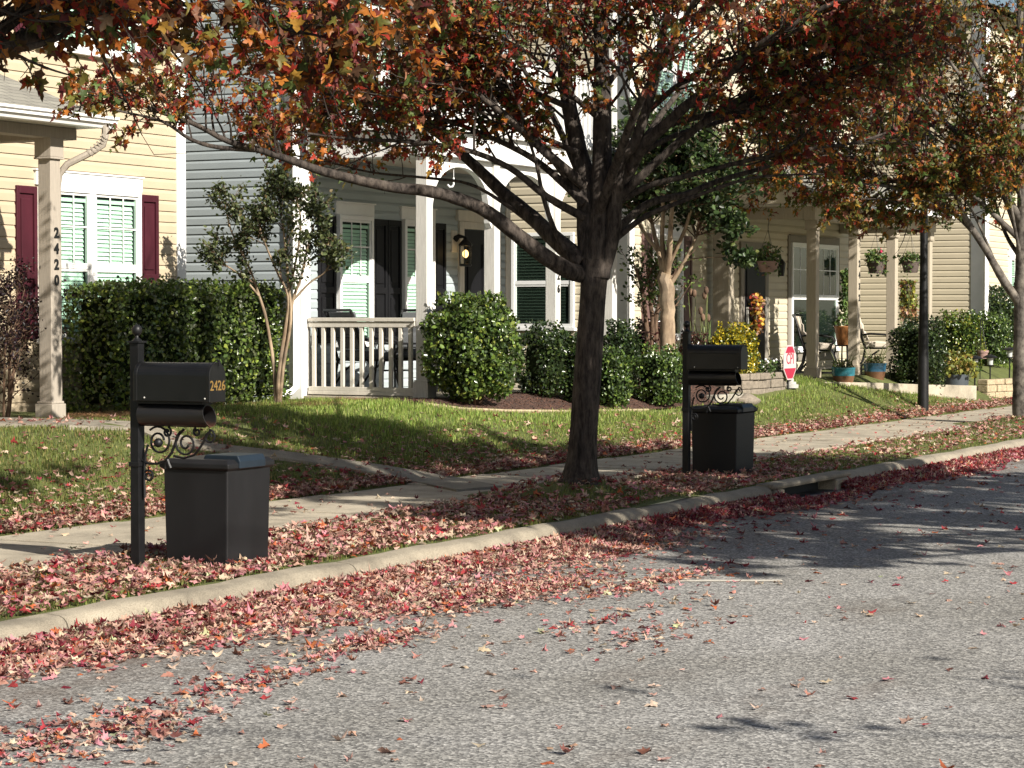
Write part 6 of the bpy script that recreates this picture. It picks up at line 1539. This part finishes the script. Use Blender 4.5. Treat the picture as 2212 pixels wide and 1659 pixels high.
    # tongues of leaves on the road
    for (cx, cy, sx, sy, k) in ((15.5, 7.3, 1.0, 0.15, 500), (13.2, 6.8, 0.6, 0.17, 620), (14.0, 6.25, 0.6, 0.09, 190), (10.7, 6.45, 0.28, 0.10, 190), (9.3, 6.3, 0.35, 0.12, 90), (7.9, 6.1, 0.45, 0.2, 300), (12.5, 7.05, 0.7, 0.2, 500), (12.2, 5.7, 0.5, 0.1, 50), (11.6, 5.2, 0.5, 0.12, 45)):
        k = int(k * 1.7); u = RNG.normal(cx, sx, k); v = RNG.normal(cy, sy, k); ok = v < KV - 0.05; u, v = u[ok], v[ok]; lay(u, v, RNG.random(len(u)) * 0.03 * cl(u, v) + 0.006, 0.28, RNG.uniform(0.03, 0.065, len(u)))
    # scattered over the road
    n = 4000; u = RNG.uniform(6.5, 32, n); v = KV - np.abs(RNG.exponential(1.9, n)) ; ok = (v > 1.0) & (RNG.random(n) < 0.35 + 0.65 * cl(u, v, 1.4) ** 2) & (RNG.random(n) < np.clip(1.25 - (u - 8) / 22, 0.2, 1)); u, v = u[ok], v[ok]; lay(u, v, np.full(len(u), 0.008), 0.18, RNG.uniform(0.034, 0.076, len(u)))
    # kerbside verge
    n = 30000; u = RNG.uniform(7.5, 31, n); v = RNG.uniform(8.13, 9.62, n); dens = np.clip(1.05 - (u - 14.0) / 14.0, 0.22, 1) * (0.5 + 0.5 * cl(u, v, 0.8, 1.0)); dens = dens * np.where(((u - 18.5) ** 2 + (v - 9) ** 2) < 0.8, 0.45, 1); dens = np.where((u > 13.4) & (u < 17.5) & (v > 9.0), dens * 0.6, dens) * np.where(u > 23, 0.6, 1)
    ok = (RNG.random(n) < dens) & ~((u > 12.27) & (u < 12.77) & (v > 8.46) & (v < 8.96)) & ~((u > 21.72) & (u < 22.22) & (v > 8.78) & (v < 9.28)); u, v = u[ok], v[ok]; lay(u, v, gz(u, v) + 0.012 + 0.045 * RNG.random(len(u)) ** 1.6, 0.48, RNG.uniform(0.036, 0.078, len(u)))
    n = 5200; u = RNG.uniform(31, 46, n); v = RNG.uniform(8.13, 9.62, n); ok = RNG.random(n) < 0.35 + 0.5 * cl(u, v); u, v = u[ok], v[ok]; lay(u, v, gz(u, v) + 0.03, 0.4, RNG.uniform(0.035, 0.075, len(u)))
    # sidewalk
    n = 900; u = RNG.uniform(9, 42, n); v = RNG.uniform(9.6, 11.05, n); ok = RNG.random(n) < 0.35 + 0.5 * cl(u, v, 1.5) ** 2; u, v = u[ok], v[ok]; lay(u, v, np.full(len(u), 0.185), 0.22, RNG.uniform(0.035, 0.07, len(u)))
    # on the garden path
    n = 5200; u = RNG.uniform(13, 21, n); v = RNG.uniform(11.06, 14.1, n); ok = in_walk(u, v) & (RNG.random(n) < 0.12 + 0.4 * cl(u, v, 1.3) ** 2); u, v = u[ok], v[ok]; lay(u, v, gz(u, v) + 0.045, 0.3, RNG.uniform(0.036, 0.075, len(u)))
    # far edge of the sidewalk and the lawn
    n = 13000; u = RNG.uniform(11, 44, n); v = 11.06 + np.abs(RNG.normal(0, 0.16, n)); ok = ~in_walk(u, v) & (RNG.random(n) < np.clip(1.1 - (u - 26) / 30, 0.3, 1)); u, v = u[ok], v[ok]; lay(u, v, gz(u, v) + 0.015 + 0.03 * RNG.random(len(u)), 0.45, RNG.uniform(0.032, 0.072, len(u)))
    n = 19000; u = RNG.uniform(11, 44, n); v = 11.1 + np.abs(RNG.normal(0, 1.1, n)); dens = np.clip(1.15 - (v - 11.1) / (1.5 + 1.2 * np.clip((20.5 - u) / 2, 0, 1)), 0.02, 1) * (0.3 + 0.7 * cl(u, v)) * np.clip(1.15 - (u - 18) / 12, 0.07, 1)
    ok = (RNG.random(n) < dens) & ~in_walk(u, v) & ~in_bed(u, v); u, v = u[ok], v[ok]; lay(u, v, gz(u, v) + 0.02 + 0.02 * RNG.random(len(u)), 0.4, RNG.uniform(0.032, 0.07, len(u)))
    u = np.concatenate(PU); v = np.concatenate(PV); z = np.concatenate(PZ); ti = np.concatenate(TILT); sz = np.concatenate(SZ); n = len(u)
    pos = np.stack([u, v, z], 1); w = RNG.uniform(0, 6.28, n)
    nr = np.stack([RNG.normal(0, 1, n) * ti, RNG.normal(0, 1, n) * ti, np.ones(n)], 1); dr = np.stack([np.cos(w), np.sin(w), np.zeros(n)], 1)
    pal = [(0.52, 0.32, 0.25), (0.56, 0.42, 0.31), (0.36, 0.05, 0.055), (0.20, 0.09, 0.07), (0.50, 0.22, 0.23), (0.46, 0.14, 0.06), (0.42, 0.42, 0.24), (0.20, 0.03, 0.045), (0.40, 0.20, 0.16)]
    col = pick(pal, [3.6, 3.2, 1.1, 1.8, 2.4, 0.7, 0.25, 0.8, 2.2], n, 0.25)
    far = (u > 17.5) & (v < KV); alt = pick(pal, [1.2, 0.7, 3.0, 1.2, 2.2, 0.6, 0.1, 3.0, 1.0], n, 0.22); col[far] = alt[far]
    lw = v > 9.7; alt = pick(pal, [2.6, 2.6, 0.6, 2.4, 1.0, 0.5, 0.2, 1.0, 2.6], n, 0.22); col[lw] = alt[lw]
    o = maple_leaves('fallen_leaves', pos, dr, nr, sz, col, 'fallen_leaf', None, 0.75, (0.55, 1.05))
    tag(o, 'drift of fallen red, pink and tan maple leaves along the kerb and lawn', 'leaves', kind='stuff'); print('fallen', n)
ground_cover()

# ------------------------------------------------------------------ light, sky, camera
EL, RR = R(31), 0.36
d = Vector((RR, 1.0, 0)).normalized() * math.cos(EL) + Vector((0, 0, -math.sin(EL)))
sun = bpy.data.lights.new('sun', 'SUN'); sun.energy = 5.0; sun.angle = R(0.53); sun.color = (1.0, 0.94, 0.84)
so = bpy.data.objects.new('sun', sun); COL.objects.link(so); so.rotation_euler = d.to_track_quat('-Z', 'Y').to_euler(); so.location = (0, -20, 30)
w = bpy.data.worlds.new('World'); scene.world = w; w.use_nodes = True
nt = w.node_tree; bg = nt.nodes['Background']; sky = nt.nodes.new('ShaderNodeTexSky'); sky.sky_type = 'NISHITA'; sky.sun_disc = False
sky.sun_elevation = EL; sky.sun_rotation = math.atan2(-d.x, -d.y)
nt.links.new(sky.outputs[0], bg.inputs[0]); bg.inputs[1].default_value = 0.05
cd = bpy.data.cameras.new('camera'); co = bpy.data.objects.new('camera', cd); COL.objects.link(co)
cd.sensor_width = 36; cd.lens = FPX / 2212 * 36; cd.clip_end = 1000; cd.clip_start = 0.1
co.location = (0, 0, CAMZ); co.rotation_euler = (math.pi / 2 - PH, 0, TH - math.pi / 2)
scene.camera = co
scene.view_settings.view_transform = 'Standard'; scene.view_settings.look = 'None'; scene.view_settings.gamma = 1; scene.view_settings.exposure = 0.85
scene.cycles.diffuse_bounces = 2; scene.cycles.max_bounces = 6; scene.cycles.transparent_max_bounces = 8
